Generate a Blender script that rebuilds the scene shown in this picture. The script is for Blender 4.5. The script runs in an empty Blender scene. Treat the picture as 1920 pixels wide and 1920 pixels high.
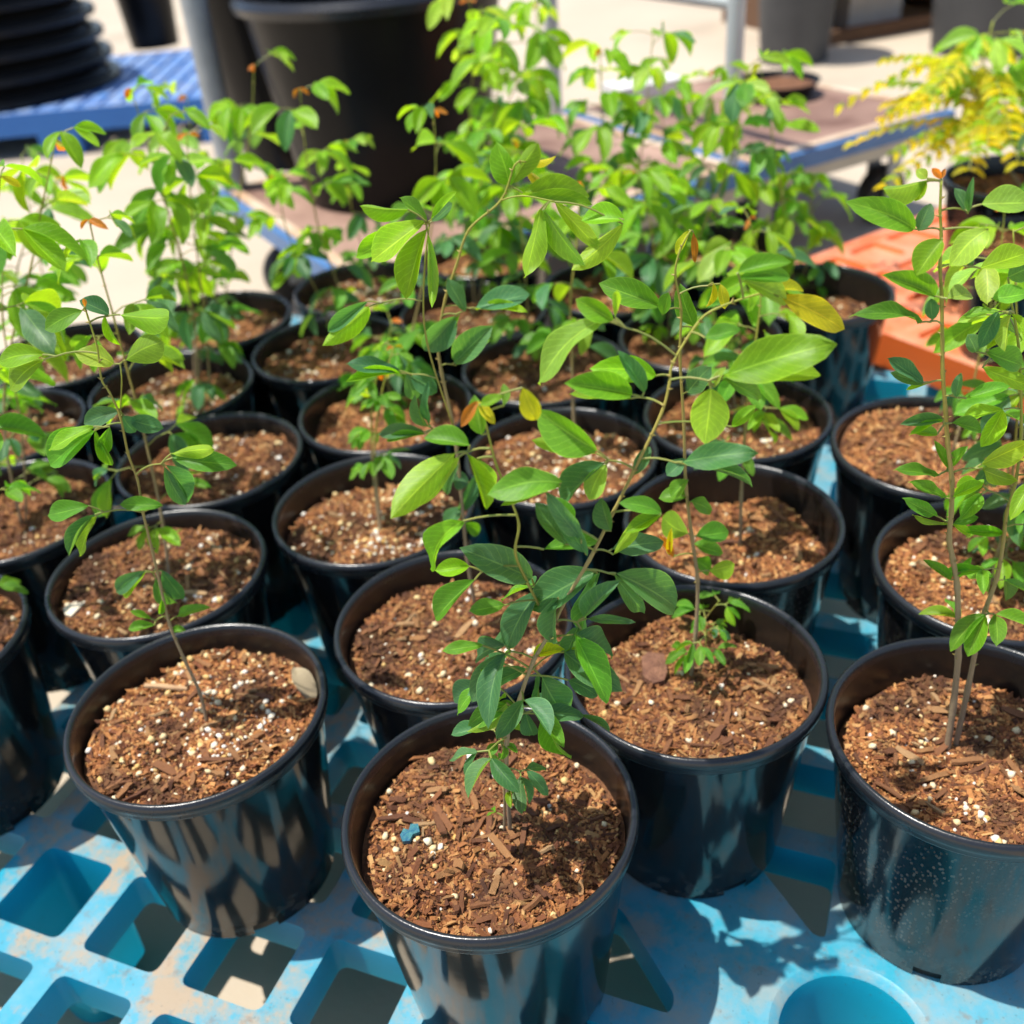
import bpy, bmesh, math, random
import numpy as np
from mathutils import Vector, Matrix
from mathutils.geometry import tessellate_polygon

S = bpy.context.scene
R = math.radians
# ------------------------------------------------------------------ camera
F_PX, PITCH, ROLL = 1946.0, R(33.97), R(-5.154)
DECK = 0.15                      # top of the blue pallet
POT_H = 0.183
RIM_Z = DECK + POT_H
CAM = Vector((0, 0, RIM_Z + 0.5385))
cp, sp, cr, sr = math.cos(PITCH), math.sin(PITCH), math.cos(ROLL), math.sin(ROLL)
right = Vector((cr, sr * sp, sr * cp))
upv = Vector((-sr, cr * sp, cr * cp))
fwd = Vector((0, cp, -sp))
cam_d = bpy.data.cameras.new('camera')
cam = bpy.data.objects.new('camera', cam_d)
S.collection.objects.link(cam)
cam.matrix_world = Matrix(((right.x, upv.x, -fwd.x, CAM.x), (right.y, upv.y, -fwd.y, CAM.y),
                           (right.z, upv.z, -fwd.z, CAM.z), (0, 0, 0, 1)))
cam_d.sensor_width = 36
cam_d.lens = 36 * F_PX / 1920
cam_d.clip_start, cam_d.clip_end = 0.02, 500
cam_d.dof.use_dof = True
cam_d.dof.focus_distance = 0.62
cam_d.dof.aperture_fstop = 5.8
S.camera = cam
# ------------------------------------------------------------------ world, sun, exposure
w = bpy.data.worlds.new('World'); S.world = w; w.use_nodes = True
nt = w.node_tree
sky = nt.nodes.new('ShaderNodeTexSky'); sky.sky_type = 'NISHITA'; sky.sun_disc = False
SUN_EL = 72.0
sky.sun_elevation = R(SUN_EL); sky.sun_rotation = R(270); sky.air_density = 1.0; sky.dust_density = 1.2
bg = nt.nodes['Background']; bg.inputs[1].default_value = 0.13
nt.links.new(sky.outputs[0], bg.inputs[0])
sl = bpy.data.lights.new('sun', 'SUN'); sl.energy = 4.8; sl.angle = R(0.53); sl.color = (1, .96, .89)
sun = bpy.data.objects.new('sun', sl); S.collection.objects.link(sun)
sun.rotation_euler = (0, -R(90 - SUN_EL), 0); sun.location = (-2, 0, 6)
S.view_settings.view_transform = 'Standard'; S.view_settings.look = 'None'
S.view_settings.exposure = 0.43; S.view_settings.gamma = 1
S.cycles.use_denoising = True
S.cycles.max_bounces = 5; S.cycles.diffuse_bounces = 2; S.cycles.glossy_bounces = 3; S.cycles.transmission_bounces = 4; S.cycles.adaptive_threshold = .025; S.cycles.transparent_max_bounces = 6

def ray(x, y):
    u = (x - 960) / F_PX; v = -(y - 960) / F_PX
    return right * u + upv * v + fwd
def upz(x, y, z):
    d = ray(x, y); return CAM + d * ((z - CAM.z) / d.z)
def upY(x, y, Y):
    d = ray(x, y); return CAM + d * (Y / d.y)

rnd = random.Random(7)
# ------------------------------------------------------------------ materials
def mat(name):
    m = bpy.data.materials.new(name); m.use_nodes = True
    n = m.node_tree; b = n.nodes['Principled BSDF']
    return m, n, b
def N(n, t, **kw):
    x = n.nodes.new('ShaderNode' + t)
    for k, v in kw.items():
        if k.startswith('i_'):
            x.inputs[k[2:].replace('_', ' ')].default_value = v
        else: setattr(x, k, v)
    return x
def L(n, a, b): n.links.new(a, b)
def ramp(n, stops, interp='LINEAR'):
    r = n.nodes.new('ShaderNodeValToRGB'); r.color_ramp.interpolation = interp
    e = r.color_ramp.elements
    e[0].position, e[0].color = stops[0][0], (*stops[0][1], 1)
    e[1].position, e[1].color = stops[-1][0], (*stops[-1][1], 1)
    for p, c in stops[1:-1]:
        k = e.new(p); k.color = (*c, 1)
    return r
def coords(n, kind='Object', scale=None):
    t = n.nodes.new('ShaderNodeTexCoord')
    return t.outputs[kind]
def noise(n, co, scale, detail=4, rough=.55):
    x = N(n, 'TexNoise'); x.inputs['Scale'].default_value = scale
    x.inputs['Detail'].default_value = detail; x.inputs['Roughness'].default_value = rough
    L(n, co, x.inputs['Vector']); return x
def bump(n, b, h, strength, dist=.001):
    x = N(n, 'Bump'); x.inputs['Strength'].default_value = strength; x.inputs['Distance'].default_value = dist
    L(n, h, x.inputs['Height']); L(n, x.outputs[0], b.inputs['Normal']); return x
def mix(n, f, a, b, blend='MIX'):
    x = n.nodes.new('ShaderNodeMix'); x.data_type = 'RGBA'; x.blend_type = blend
    for s, v in ((x.inputs[0], f), (x.inputs[6], a), (x.inputs[7], b)):
        if hasattr(v, 'is_linked'): L(n, v, s)
        elif isinstance(v, (int, float)): s.default_value = v
        else: s.default_value = (*v, 1)
    return x.outputs[2]
def math_(n, op, a, b=None, c=None):
    x = n.nodes.new('ShaderNodeMath'); x.operation = op
    for i, v in enumerate((a, b, c)):
        if v is None: continue
        if hasattr(v, 'is_linked'): L(n, v, x.inputs[i])
        else: x.inputs[i].default_value = v
    return x.outputs[0]

M = {}
def leaf_mat():
    m, n, b = mat('leaf')
    oi = N(n, 'ObjectInfo'); uv = N(n, 'TexCoord').outputs['UV']
    sep = N(n, 'SeparateXYZ'); L(n, uv, sep.inputs[0])
    t = sep.outputs[0]; v = math_(n, 'ABSOLUTE', math_(n, 'SUBTRACT', sep.outputs[1], .5))
    mid = math_(n, 'LESS_THAN', v, math_(n, 'MULTIPLY_ADD', t, -.02, .034))
    # side veins run forward from the midrib
    ob = coords(n, 'Object'); nz = noise(n, uv, 6, 2)
    q = math_(n, 'ADD', math_(n, 'MULTIPLY_ADD', v, -.62, t), math_(n, 'MULTIPLY', nz.outputs[0], .06))
    fr = math_(n, 'FRACT', math_(n, 'MULTIPLY', q, 9.0))
    side = math_(n, 'MULTIPLY', math_(n, 'LESS_THAN', math_(n, 'ABSOLUTE', math_(n, 'SUBTRACT', fr, .5)), .055), .55)
    vo = N(n, 'TexVoronoi', feature='DISTANCE_TO_EDGE'); vo.inputs['Scale'].default_value = 22; L(n, uv, vo.inputs['Vector'])
    net = math_(n, 'MULTIPLY', math_(n, 'LESS_THAN', vo.outputs['Distance'], .035), .22)
    vein = math_(n, 'MAXIMUM', mid, math_(n, 'MAXIMUM', side, net))
    edge = math_(n, 'MULTIPLY', math_(n, 'GREATER_THAN', v, .475), .8)
    vein = math_(n, 'MAXIMUM', vein, edge)
    nb = noise(n, uv, 3.2, 3); var = math_(n, 'MULTIPLY_ADD', nb.outputs[0], .7, .65)
    rnd_ = math_(n, 'MULTIPLY_ADD', oi.outputs['Random'], .35, .83)
    base = mix(n, 1.0, oi.outputs['Color'], (1, 1, 1), 'MULTIPLY')
    vm = N(n, 'VectorMath', operation='SCALE'); L(n, base, vm.inputs[0]); L(n, math_(n, 'MULTIPLY', var, rnd_), vm.inputs['Scale'])
    light = N(n, 'VectorMath', operation='MULTIPLY_ADD'); L(n, vm.outputs[0], light.inputs[0])
    light.inputs[1].default_value = (1.7, 1.45, 1.3); light.inputs[2].default_value = (.06, .085, .03)
    top = mix(n, math_(n, 'MULTIPLY', vein, .8), vm.outputs[0], light.outputs[0])
    geo = N(n, 'NewGeometry')
    under = N(n, 'VectorMath', operation='MULTIPLY_ADD'); L(n, top, under.inputs[0])
    under.inputs[1].default_value = (1.05, .95, .9); under.inputs[2].default_value = (.02, .025, .015)
    col = mix(n, geo.outputs['Backfacing'], top, under.outputs[0])
    sn = noise(n, uv, 26, 2); sm = N(n, 'MapRange'); sm.inputs['From Min'].default_value = .68; sm.inputs['From Max'].default_value = .74; L(n, sn.outputs[0], sm.inputs[0])
    col = mix(n, math_(n, 'MULTIPLY', sm.outputs[0], math_(n, 'MULTIPLY', oi.outputs['Random'], .7)), col, (.30, .34, .10))
    L(n, col, b.inputs['Base Color'])
    b.inputs['Roughness'].default_value = .40; b.inputs['Specular IOR Level'].default_value = .42
    nf = noise(n, uv, 40, 2)
    hh = math_(n, 'ADD', math_(n, 'MULTIPLY', vein, -.6), math_(n, 'MULTIPLY', nf.outputs[0], .35))
    bump(n, b, hh, .5, .0008)
    tr = N(n, 'BsdfTranslucent')
    tc = N(n, 'VectorMath', operation='MULTIPLY'); L(n, col, tc.inputs[0]); tc.inputs[1].default_value = (2.3, 2.05, .5)
    L(n, tc.outputs[0], tr.inputs[0])
    ms = N(n, 'MixShader'); ms.inputs[0].default_value = .45
    L(n, b.outputs[0], ms.inputs[1]); L(n, tr.outputs[0], ms.inputs[2])
    L(n, ms.outputs[0], n.nodes['Material Output'].inputs[0])
    return m
M['leaf'] = leaf_mat()
def stem_mat():
    m, n, b = mat('stem')
    co = coords(n, 'Object'); oi = N(n, 'ObjectInfo')
    vc = N(n, 'VertexColor', layer_name='age')
    nz = noise(n, co, 260, 3)
    r = ramp(n, [(0, (.30, .36, .03)), (.45, (.34, .27, .05)), (.8, (.36, .27, .14)), (1, (.34, .26, .17))])
    L(n, vc.outputs[0], r.inputs[0])
    c = mix(n, math_(n, 'MULTIPLY', nz.outputs[0], .3), r.outputs[0], (.14, .08, .03), 'MIX')
    L(n, c, b.inputs['Base Color']); b.inputs['Roughness'].default_value = .6
    bump(n, b, nz.outputs[0], .5, .0006)
    return m
M['stem'] = stem_mat()
def petiole_mat():
    m, n, b = mat('petiole'); co = coords(n); nz = noise(n, co, 90, 2)
    L(n, mix(n, nz.outputs[0], (.16, .26, .04), (.30, .24, .06)), b.inputs['Base Color']); b.inputs['Roughness'].default_value = .5
    return m
M['petiole'] = petiole_mat()
def pot_mat(name, spots, dust):
    m, n, b = mat(name)
    co = coords(n, 'Object')
    nz = noise(n, co, 9, 5); n2 = noise(n, co, 500, 2)
    c = mix(n, math_(n, 'MULTIPLY', nz.outputs[0], .7), (.006, .0065, .008), (.010, .010, .011))
    # dried water spots and dust
    mp = N(n, 'Mapping'); mp.inputs['Scale'].default_value = (1, 1, .62); L(n, co, mp.inputs[0])
    vo = N(n, 'TexVoronoi'); vo.inputs['Scale'].default_value = 330; L(n, mp.outputs[0], vo.inputs['Vector'])
    spot = math_(n, 'LESS_THAN', vo.outputs['Distance'], .30)
    big = noise(n, co, 7, 2)
    msk = N(n, 'MapRange'); msk.inputs['From Min'].default_value = .56 - spots * .14; msk.inputs['From Max'].default_value = .70 - spots * .14
    L(n, big.outputs[0], msk.inputs[0])
    f1 = math_(n, 'MULTIPLY', math_(n, 'MULTIPLY', spot, msk.outputs[0]), .10 + .25 * spots)
    du = N(n, 'MapRange'); du.inputs['From Min'].default_value = .5; du.inputs['From Max'].default_value = .75
    L(n, n2.outputs[0], du.inputs[0])
    f2 = math_(n, 'MULTIPLY', du.outputs[0], dust)
    zz = N(n, 'SeparateXYZ'); L(n, co, zz.inputs[0]); mud = N(n, 'MapRange'); mud.inputs['From Min'].default_value = .045; mud.inputs['From Max'].default_value = .0; L(n, zz.outputs[2], mud.inputs[0])
    md = math_(n, 'MULTIPLY', math_(n, 'MULTIPLY', mud.outputs[0], .22), math_(n, 'GREATER_THAN', noise(n, co, 90, 5).outputs[0], .55))
    c = mix(n, math_(n, 'MAXIMUM', md, math_(n, 'MAXIMUM', f1, f2)), c, (.30, .27, .22))
    L(n, c, b.inputs['Base Color'])
    sm = N(n, 'Mapping'); sm.inputs['Scale'].default_value = (6, 6, 60); L(n, co, sm.inputs[0]); scf = noise(n, sm.outputs[0], 3, 5, .7)
    L(n, math_(n, 'ADD', math_(n, 'MULTIPLY', nz.outputs[0], .10), math_(n, 'MULTIPLY_ADD', scf.outputs[0], .12, .01)), b.inputs['Roughness'])
    b.inputs['Specular IOR Level'].default_value = .62
    n3 = noise(n, co, 26, 2)
    bump(n, b, n3.outputs[0], .05, .004)
    return m
M['pot'] = pot_mat('pot_black', .0, .045)
M['pot_spotted'] = pot_mat('pot_spotted', 1.0, .05)
m, n, b = mat('rim_black'); co = coords(n); nz = noise(n, co, 420, 3); nb = noise(n, co, 12, 3)
L(n, mix(n, math_(n, 'MULTIPLY', nz.outputs[0], .5), (.010, .011, .014), (.022, .023, .026)), b.inputs['Base Color'])
L(n, math_(n, 'MULTIPLY_ADD', nb.outputs[0], .22, .16), b.inputs['Roughness']); b.inputs['Specular IOR Level'].default_value = .6
bump(n, b, nz.outputs[0], .25, .0006); M['rim'] = m
m, n, b = mat('inner_wall'); co = coords(n); nz = noise(n, co, 30, 4); nd = noise(n, co, 300, 3)
L(n, mix(n, math_(n, 'MULTIPLY', nd.outputs[0], nz.outputs[0]), (.006, .0055, .005), (.04, .026, .017)), b.inputs['Base Color'])
b.inputs['Roughness'].default_value = .36; M['inner'] = m

def soil_mats():
    m, n, b = mat('soil'); co = coords(n)
    a = noise(n, co, 240, 6, .7); c = noise(n, co, 40, 3)
    r = ramp(n, [(.28, (.05, .02, .008)), (.5, (.19, .075, .028)), (.7, (.36, .16, .06))]); L(n, a.outputs[0], r.inputs[0])
    L(n, mix(n, math_(n, 'MULTIPLY', c.outputs[0], .5), r.outputs[0], (.07, .032, .016)), b.inputs['Base Color'])
    b.inputs['Roughness'].default_value = .9; bump(n, b, a.outputs[0], 1.0, .003); M['soil'] = m
    m, n, b = mat('loose_mix'); g = N(n, 'NewGeometry'); co = coords(n)
    r = ramp(n, [(0, (.05, .017, .007)), (.2, (.20, .06, .018)), (.5, (.39, .145, .04)), (.78, (.56, .24, .068)), (1, (.70, .41, .15))])
    L(n, g.outputs['Random Per Island'], r.inputs[0]); gr = noise(n, co, 700, 3)
    wet = noise(n, co, 22, 4); wr = N(n, 'MapRange'); wr.inputs['From Min'].default_value = .50; wr.inputs['From Max'].default_value = .64; L(n, wet.outputs[0], wr.inputs[0])
    oi = N(n, 'ObjectInfo'); pv = N(n, 'VectorMath', operation='SCALE'); L(n, r.outputs[0], pv.inputs[0]); L(n, math_(n, 'MULTIPLY_ADD', oi.outputs['Random'], .5, .62), pv.inputs['Scale'])
    dmp = mix(n, math_(n, 'MULTIPLY', wr.outputs[0], .78), pv.outputs[0], (.038, .014, .007))
    L(n, mix(n, math_(n, 'MULTIPLY', gr.outputs[0], .6), dmp, (.10, .038, .016)), b.inputs['Base Color'])
    b.inputs['Roughness'].default_value = .85; bump(n, b, gr.outputs[0], .6, .0008); M['loose'] = m
    m, n, b = mat('bark_chip'); oi = N(n, 'ObjectInfo'); co = coords(n)
    mp = N(n, 'Mapping'); mp.inputs['Scale'].default_value = (1, 9, 9); L(n, co, mp.inputs[0])
    gr = noise(n, mp.outputs[0], 2.2, 4)
    r = ramp(n, [(0, (.16, .055, .022)), (.4, (.33, .13, .045)), (.75, (.48, .23, .08)), (1, (.6, .38, .18))])
    L(n, oi.outputs['Random'], r.inputs[0])
    L(n, mix(n, math_(n, 'MULTIPLY', gr.outputs[0], .75), r.outputs[0], (.06, .027, .013)), b.inputs['Base Color'])
    b.inputs['Roughness'].default_value = .8; bump(n, b, gr.outputs[0], .8, .001); M['chip'] = m
    m, n, b = mat('prill'); g = N(n, 'NewGeometry'); co = coords(n)
    r = ramp(n, [(0, (.88, .86, .80)), (.45, (.84, .74, .50)), (.8, (.78, .58, .26)), (1, (.66, .38, .08))])
    L(n, g.outputs['Random Per Island'], r.inputs[0]); gr = noise(n, co, 600, 3)
    L(n, mix(n, math_(n, 'MULTIPLY', gr.outputs[0], .45), r.outputs[0], (.35, .2, .09)), b.inputs['Base Color'])
    b.inputs['Roughness'].default_value = .7; bump(n, b, gr.outputs[0], .5, .0008); M['prill'] = m
soil_mats()

def plastic(name, a, b_, dirt, dirt_amt, fade, trans, zone=False):
    m, n, b = mat(name); co = coords(n, 'Object'); g = N(n, 'NewGeometry')
    sx = N(n, 'SeparateXYZ'); L(n, g.outputs['True Normal'], sx.inputs[0])
    upf = math_(n, 'GREATER_THAN', sx.outputs[2], .6)
    n1 = noise(n, co, 14, 6, .62); n2 = noise(n, co, 24, 7, .68); n3 = noise(n, co, 330, 3)
    base = mix(n, n1.outputs[0], a, b_)
    mr = N(n, 'MapRange'); mr.inputs['From Min'].default_value = .36; mr.inputs['From Max'].default_value = .62; L(n, n1.outputs[0], mr.inputs[0])
    fd = math_(n, 'MULTIPLY', math_(n, 'MULTIPLY', upf, mr.outputs[0]), fade)
    c = mix(n, fd, base, (.46, .62, .70) if a[2] > a[0] else (.85, .42, .28))
    m2 = N(n, 'MapRange'); m2.inputs['From Min'].default_value = .44; m2.inputs['From Max'].default_value = .60; L(n, n2.outputs[0], m2.inputs[0])
    dm = math_(n, 'MULTIPLY', math_(n, 'MULTIPLY', upf, m2.outputs[0]), dirt_amt)
    px = N(n, 'SeparateXYZ'); L(n, co, px.inputs[0]); zr = N(n, 'MapRange'); zr.inputs['From Min'].default_value = -.05; zr.inputs['From Max'].default_value = -.30
    zr.inputs['To Min'].default_value = .45; zr.inputs['To Max'].default_value = 1.0; L(n, px.outputs[0], zr.inputs[0])
    if zone: dm = math_(n, 'MULTIPLY', dm, zr.outputs[0])
    c = mix(n, dm, c, dirt)
    m3 = N(n, 'MapRange'); m3.inputs['From Min'].default_value = .66; m3.inputs['From Max'].default_value = .72; L(n, n3.outputs[0], m3.inputs[0])
    n4 = noise(n, co, 60, 6, .7); m4 = N(n, 'MapRange'); m4.inputs['From Min'].default_value = .56; m4.inputs['From Max'].default_value = .66; L(n, n4.outputs[0], m4.inputs[0])
    c = mix(n, math_(n, 'MULTIPLY', math_(n, 'MULTIPLY', m4.outputs[0], upf), .45), c, (.30, .17, .09))
    c = mix(n, math_(n, 'MULTIPLY', m3.outputs[0], .6), c, (.12, .08, .05))
    L(n, c, b.inputs['Base Color']); b.inputs['Roughness'].default_value = .42
    bump(n, b, n3.outputs[0], .2, .0008)
    tr = N(n, 'BsdfTranslucent'); L(n, base, tr.inputs[0])
    ms = N(n, 'MixShader'); ms.inputs[0].default_value = trans
    L(n, b.outputs[0], ms.inputs[1]); L(n, tr.outputs[0], ms.inputs[2]); L(n, ms.outputs[0], n.nodes['Material Output'].inputs[0])
    return m
M['blue'] = plastic('blue_plastic', (.008, .40, .55), (.012, .49, .70), (.60, .44, .27), .95, .45, .38, True)
M['blue_far'] = plastic('blue_plastic_far', (.02, .14, .48), (.03, .2, .6), (.5, .5, .5), .45, .3, .05)
M['orange'] = plastic('orange_plastic', (.80, .13, .02), (.92, .21, .04), (.80, .42, .24), .5, .6, .2)

def simple(name, c1, c2, scale, rough=.6, bmp=.3, metal=0, dist=.002, stretch=None):
    m, n, b = mat(name); co = coords(n)
    if stretch:
        mp = N(n, 'Mapping'); mp.inputs['Scale'].default_value = stretch; L(n, co, mp.inputs[0]); co = mp.outputs[0]
    nz = noise(n, co, scale, 6, .6)
    r = ramp(n, [(.3, c1), (.7, c2)]); L(n, nz.outputs[0], r.inputs[0])
    L(n, r.outputs[0], b.inputs['Base Color']); b.inputs['Roughness'].default_value = rough; b.inputs['Metallic'].default_value = metal
    n2 = noise(n, co, scale * 6, 4); bump(n, b, n2.outputs[0], bmp, dist)
    M[name] = m; return m
m, n, b = mat('concrete'); co = coords(n)
n1 = noise(n, co, 1.3, 6); n2 = noise(n, co, 60, 5); n3 = noise(n, co, 400, 3)
r = ramp(n, [(.25, (.34, .27, .19)), (.42, (.46, .375, .275)), (.7, (.53, .445, .335))]); L(n, n1.outputs[0], r.inputs[0])
c = mix(n, math_(n, 'MULTIPLY', n2.outputs[0], .3), r.outputs[0], (.40, .35, .29))
mr = N(n, 'MapRange'); mr.inputs['From Min'].default_value = .68; mr.inputs['From Max'].default_value = .75; L(n, n3.outputs[0], mr.inputs[0])
c = mix(n, math_(n, 'MULTIPLY', mr.outputs[0], .35), c, (.2, .16, .12))
L(n, c, b.inputs['Base Color']); b.inputs['Roughness'].default_value = .85; bump(n, b, n2.outputs[0], .3, .003); M['concrete'] = m
simple('rust_deck', (.13, .06, .04), (.42, .27, .20), 4.5, .7, .5)
simple('worn_edge', (.45, .26, .13), (.62, .52, .40), 9, .6, .3)
simple('blue_paint', (.05, .14, .32), (.09, .22, .45), 12, .4, .2)
simple('cream_paint', (.45, .40, .30), (.56, .50, .38), 10, .5, .2)
simple('pale_steel', (.42, .46, .45), (.54, .57, .55), 14, .45, .2)
simple('grey_steel', (.25, .27, .28), (.36, .38, .39), 14, .4, .2)
simple('rubber', (.012, .012, .012), (.03, .028, .026), 20, .7, .3)
simple('tub_black', (.006, .006, .007), (.012, .011, .010), 5, .28, .1, 0, .01)
M['tub_black'].node_tree.nodes['Principled BSDF'].inputs['Specular IOR Level'].default_value = .16
simple('tub_grey', (.045, .045, .047), (.07, .07, .07), 5, .6, .2)
simple('yellow_paint', (.65, .36, .02), (.8, .48, .04), 8, .5, .2)
simple('brown_wood', (.09, .045, .02), (.2, .10, .05), 20, .8, .5, 0, .003, (1, 8, 8))
simple('grey_wood', (.16, .14, .115), (.27, .24, .20), 18, .85, .6, 0, .003, (2, 2, .6))
simple('dry_leaf', (.36, .27, .15), (.58, .48, .31), 90, .8, .6)
simple('twig', (.38, .22, .11), (.52, .34, .18), 50, .8, .4)
simple('blue_scrap', (.015, .10, .22), (.08, .28, .26), 200, .35, .8)
simple('pale_chip', (.55, .47, .34), (.7, .62, .48), 60, .8, .4)
simple('brown_slab', (.13, .05, .03), (.34, .16, .09), 90, .8, 1.0, 0, .004)
simple('white_foam', (.66, .64, .62), (.78, .76, .74), 30, .6, .3)

# ------------------------------------------------------------------ builders
COL = S.collection
def new_obj(name, me, parent=None, material=None):
    o = bpy.data.objects.new(name, me); COL.objects.link(o)
    if material and me and not me.materials: me.materials.append(material)
    if parent: o.parent = parent
    return o
def wparent(o, p):                # keep world coordinates under a parent Empty
    o.parent = p; o.matrix_parent_inverse = p.matrix_basis.inverted()
def tag(o, label, cat, group=None):
    o['label'] = label; o['category'] = cat
    if group: o['group'] = group
def empty(name, loc, rz=0):
    o = bpy.data.objects.new(name, None); COL.objects.link(o); o.empty_display_size = .02
    o.matrix_basis = Matrix.Translation(loc) @ Matrix.Rotation(rz, 4, 'Z'); return o
class MB:
    def __init__(s): s.v = []; s.f = []; s.uv = None
    def add(s, v, f):
        k = len(s.v); s.v += [tuple(p) for p in v]; s.f += [tuple(i + k for i in q) for q in f]
    def box(s, lo, hi, mtx=None):
        x0, y0, z0 = lo; x1, y1, z1 = hi
        v = [(x0, y0, z0), (x1, y0, z0), (x1, y1, z0), (x0, y1, z0), (x0, y0, z1), (x1, y0, z1), (x1, y1, z1), (x0, y1, z1)]
        if mtx: v = [mtx @ Vector(p) for p in v]
        s.add(v, [(0, 3, 2, 1), (4, 5, 6, 7), (0, 1, 5, 4), (1, 2, 6, 5), (2, 3, 7, 6), (3, 0, 4, 7)])
    def lathe(s, prof, seg=48, cap0=False, cap1=False, center=(0, 0, 0), skip=None):
        k = len(s.v); cx, cy, cz = center; n = len(prof)
        for r_, z in prof:
            for i in range(seg):
                a = 2 * math.pi * i / seg; s.v.append((cx + r_ * math.cos(a), cy + r_ * math.sin(a), cz + z))
        for j in range(n - 1):
            for i in range(seg):
                if skip and skip(j, i): continue
                a = k + j * seg + i; b2 = k + j * seg + (i + 1) % seg
                s.f.append((a, b2, b2 + seg, a + seg))
        if cap0: s.f.append(tuple(k + i for i in reversed(range(seg))))
        if cap1: s.f.append(tuple(k + (n - 1) * seg + i for i in range(seg)))
    def tube(s, pts, rad, seg=6):
        k = len(s.v); n = len(pts); pts = [Vector(p) for p in pts]
        for i, p in enumerate(pts):
            t = (pts[min(i + 1, n - 1)] - pts[max(i - 1, 0)]).normalized()
            a = t.cross(Vector((0.31, .9, .2))).normalized(); b2 = t.cross(a)
            r_ = rad[i] if hasattr(rad, '__len__') else rad
            for q in range(seg):
                th = 2 * math.pi * q / seg; s.v.append(tuple(p + (a * math.cos(th) + b2 * math.sin(th)) * r_))
        for i in range(n - 1):
            for q in range(seg):
                a = k + i * seg + q; b2 = k + i * seg + (q + 1) % seg
                s.f.append((a, b2, b2 + seg, a + seg))
        s.f.append(tuple(k + q for q in reversed(range(seg)))); s.f.append(tuple(k + (n - 1) * seg + q for q in range(seg)))
    def mesh(s, name, smooth=True, angle=None):
        me = bpy.data.meshes.new(name); me.from_pydata(s.v, [], s.f)
        if smooth:
            me.polygons.foreach_set('use_smooth', [True] * len(me.polygons))
            if angle: me.set_sharp_from_angle(angle=R(angle))
        me.update(); return me
    def build(s, name, material, parent=None, smooth=True, angle=40):
        return new_obj(name, s.mesh(name, smooth, angle), parent, material)

def structure(o): o['kind'] = 'structure'; return o

# ------------------------------------------------------------------ ground
g = MB(); g.add([(-60, -60, 0), (60, -60, 0), (60, 120, 0), (-60, 120, 0)], [(0, 1, 2, 3)])
structure(g.build('ground', M['concrete'], smooth=False))

# ------------------------------------------------------------------ lattice pallets
PIT = .0955
def clip(poly, a, b_, c):          # keep a*x+b*y<=c
    out = []
    for i in range(len(poly)):
        p, q = poly[i], poly[(i + 1) % len(poly)]
        dp, dq = a * p[0] + b_ * p[1] - c, a * q[0] + b_ * q[1] - c
        if dp <= 0: out.append(p)
        if dp * dq < 0:
            t = dp / (dp - dq); out.append((p[0] + (q[0] - p[0]) * t, p[1] + (q[1] - p[1]) * t))
    return out
def round_poly(poly, r_, k=4):
    out = []; n_ = len(poly)
    for i in range(n_):
        p0, p, p1 = (Vector(poly[(i - 1) % n_]), Vector(poly[i]), Vector(poly[(i + 1) % n_]))
        a, b2 = p0 - p, p1 - p
        if a.length < 1e-5 or b2.length < 1e-5: continue
        rr = min(r_, a.length * .45, b2.length * .45)
        s0 = p + a.normalized() * rr; s1 = p + b2.normalized() * rr
        for q in range(k + 1):
            t = q / k; out.append(tuple(s0 * (1 - t) ** 2 + p * 2 * t * (1 - t) + s1 * t * t))
    return out
def area(p): return .5 * sum(p[i][0] * p[(i + 1) % len(p)][1] - p[(i + 1) % len(p)][0] * p[i][1] for i in range(len(p)))
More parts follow.
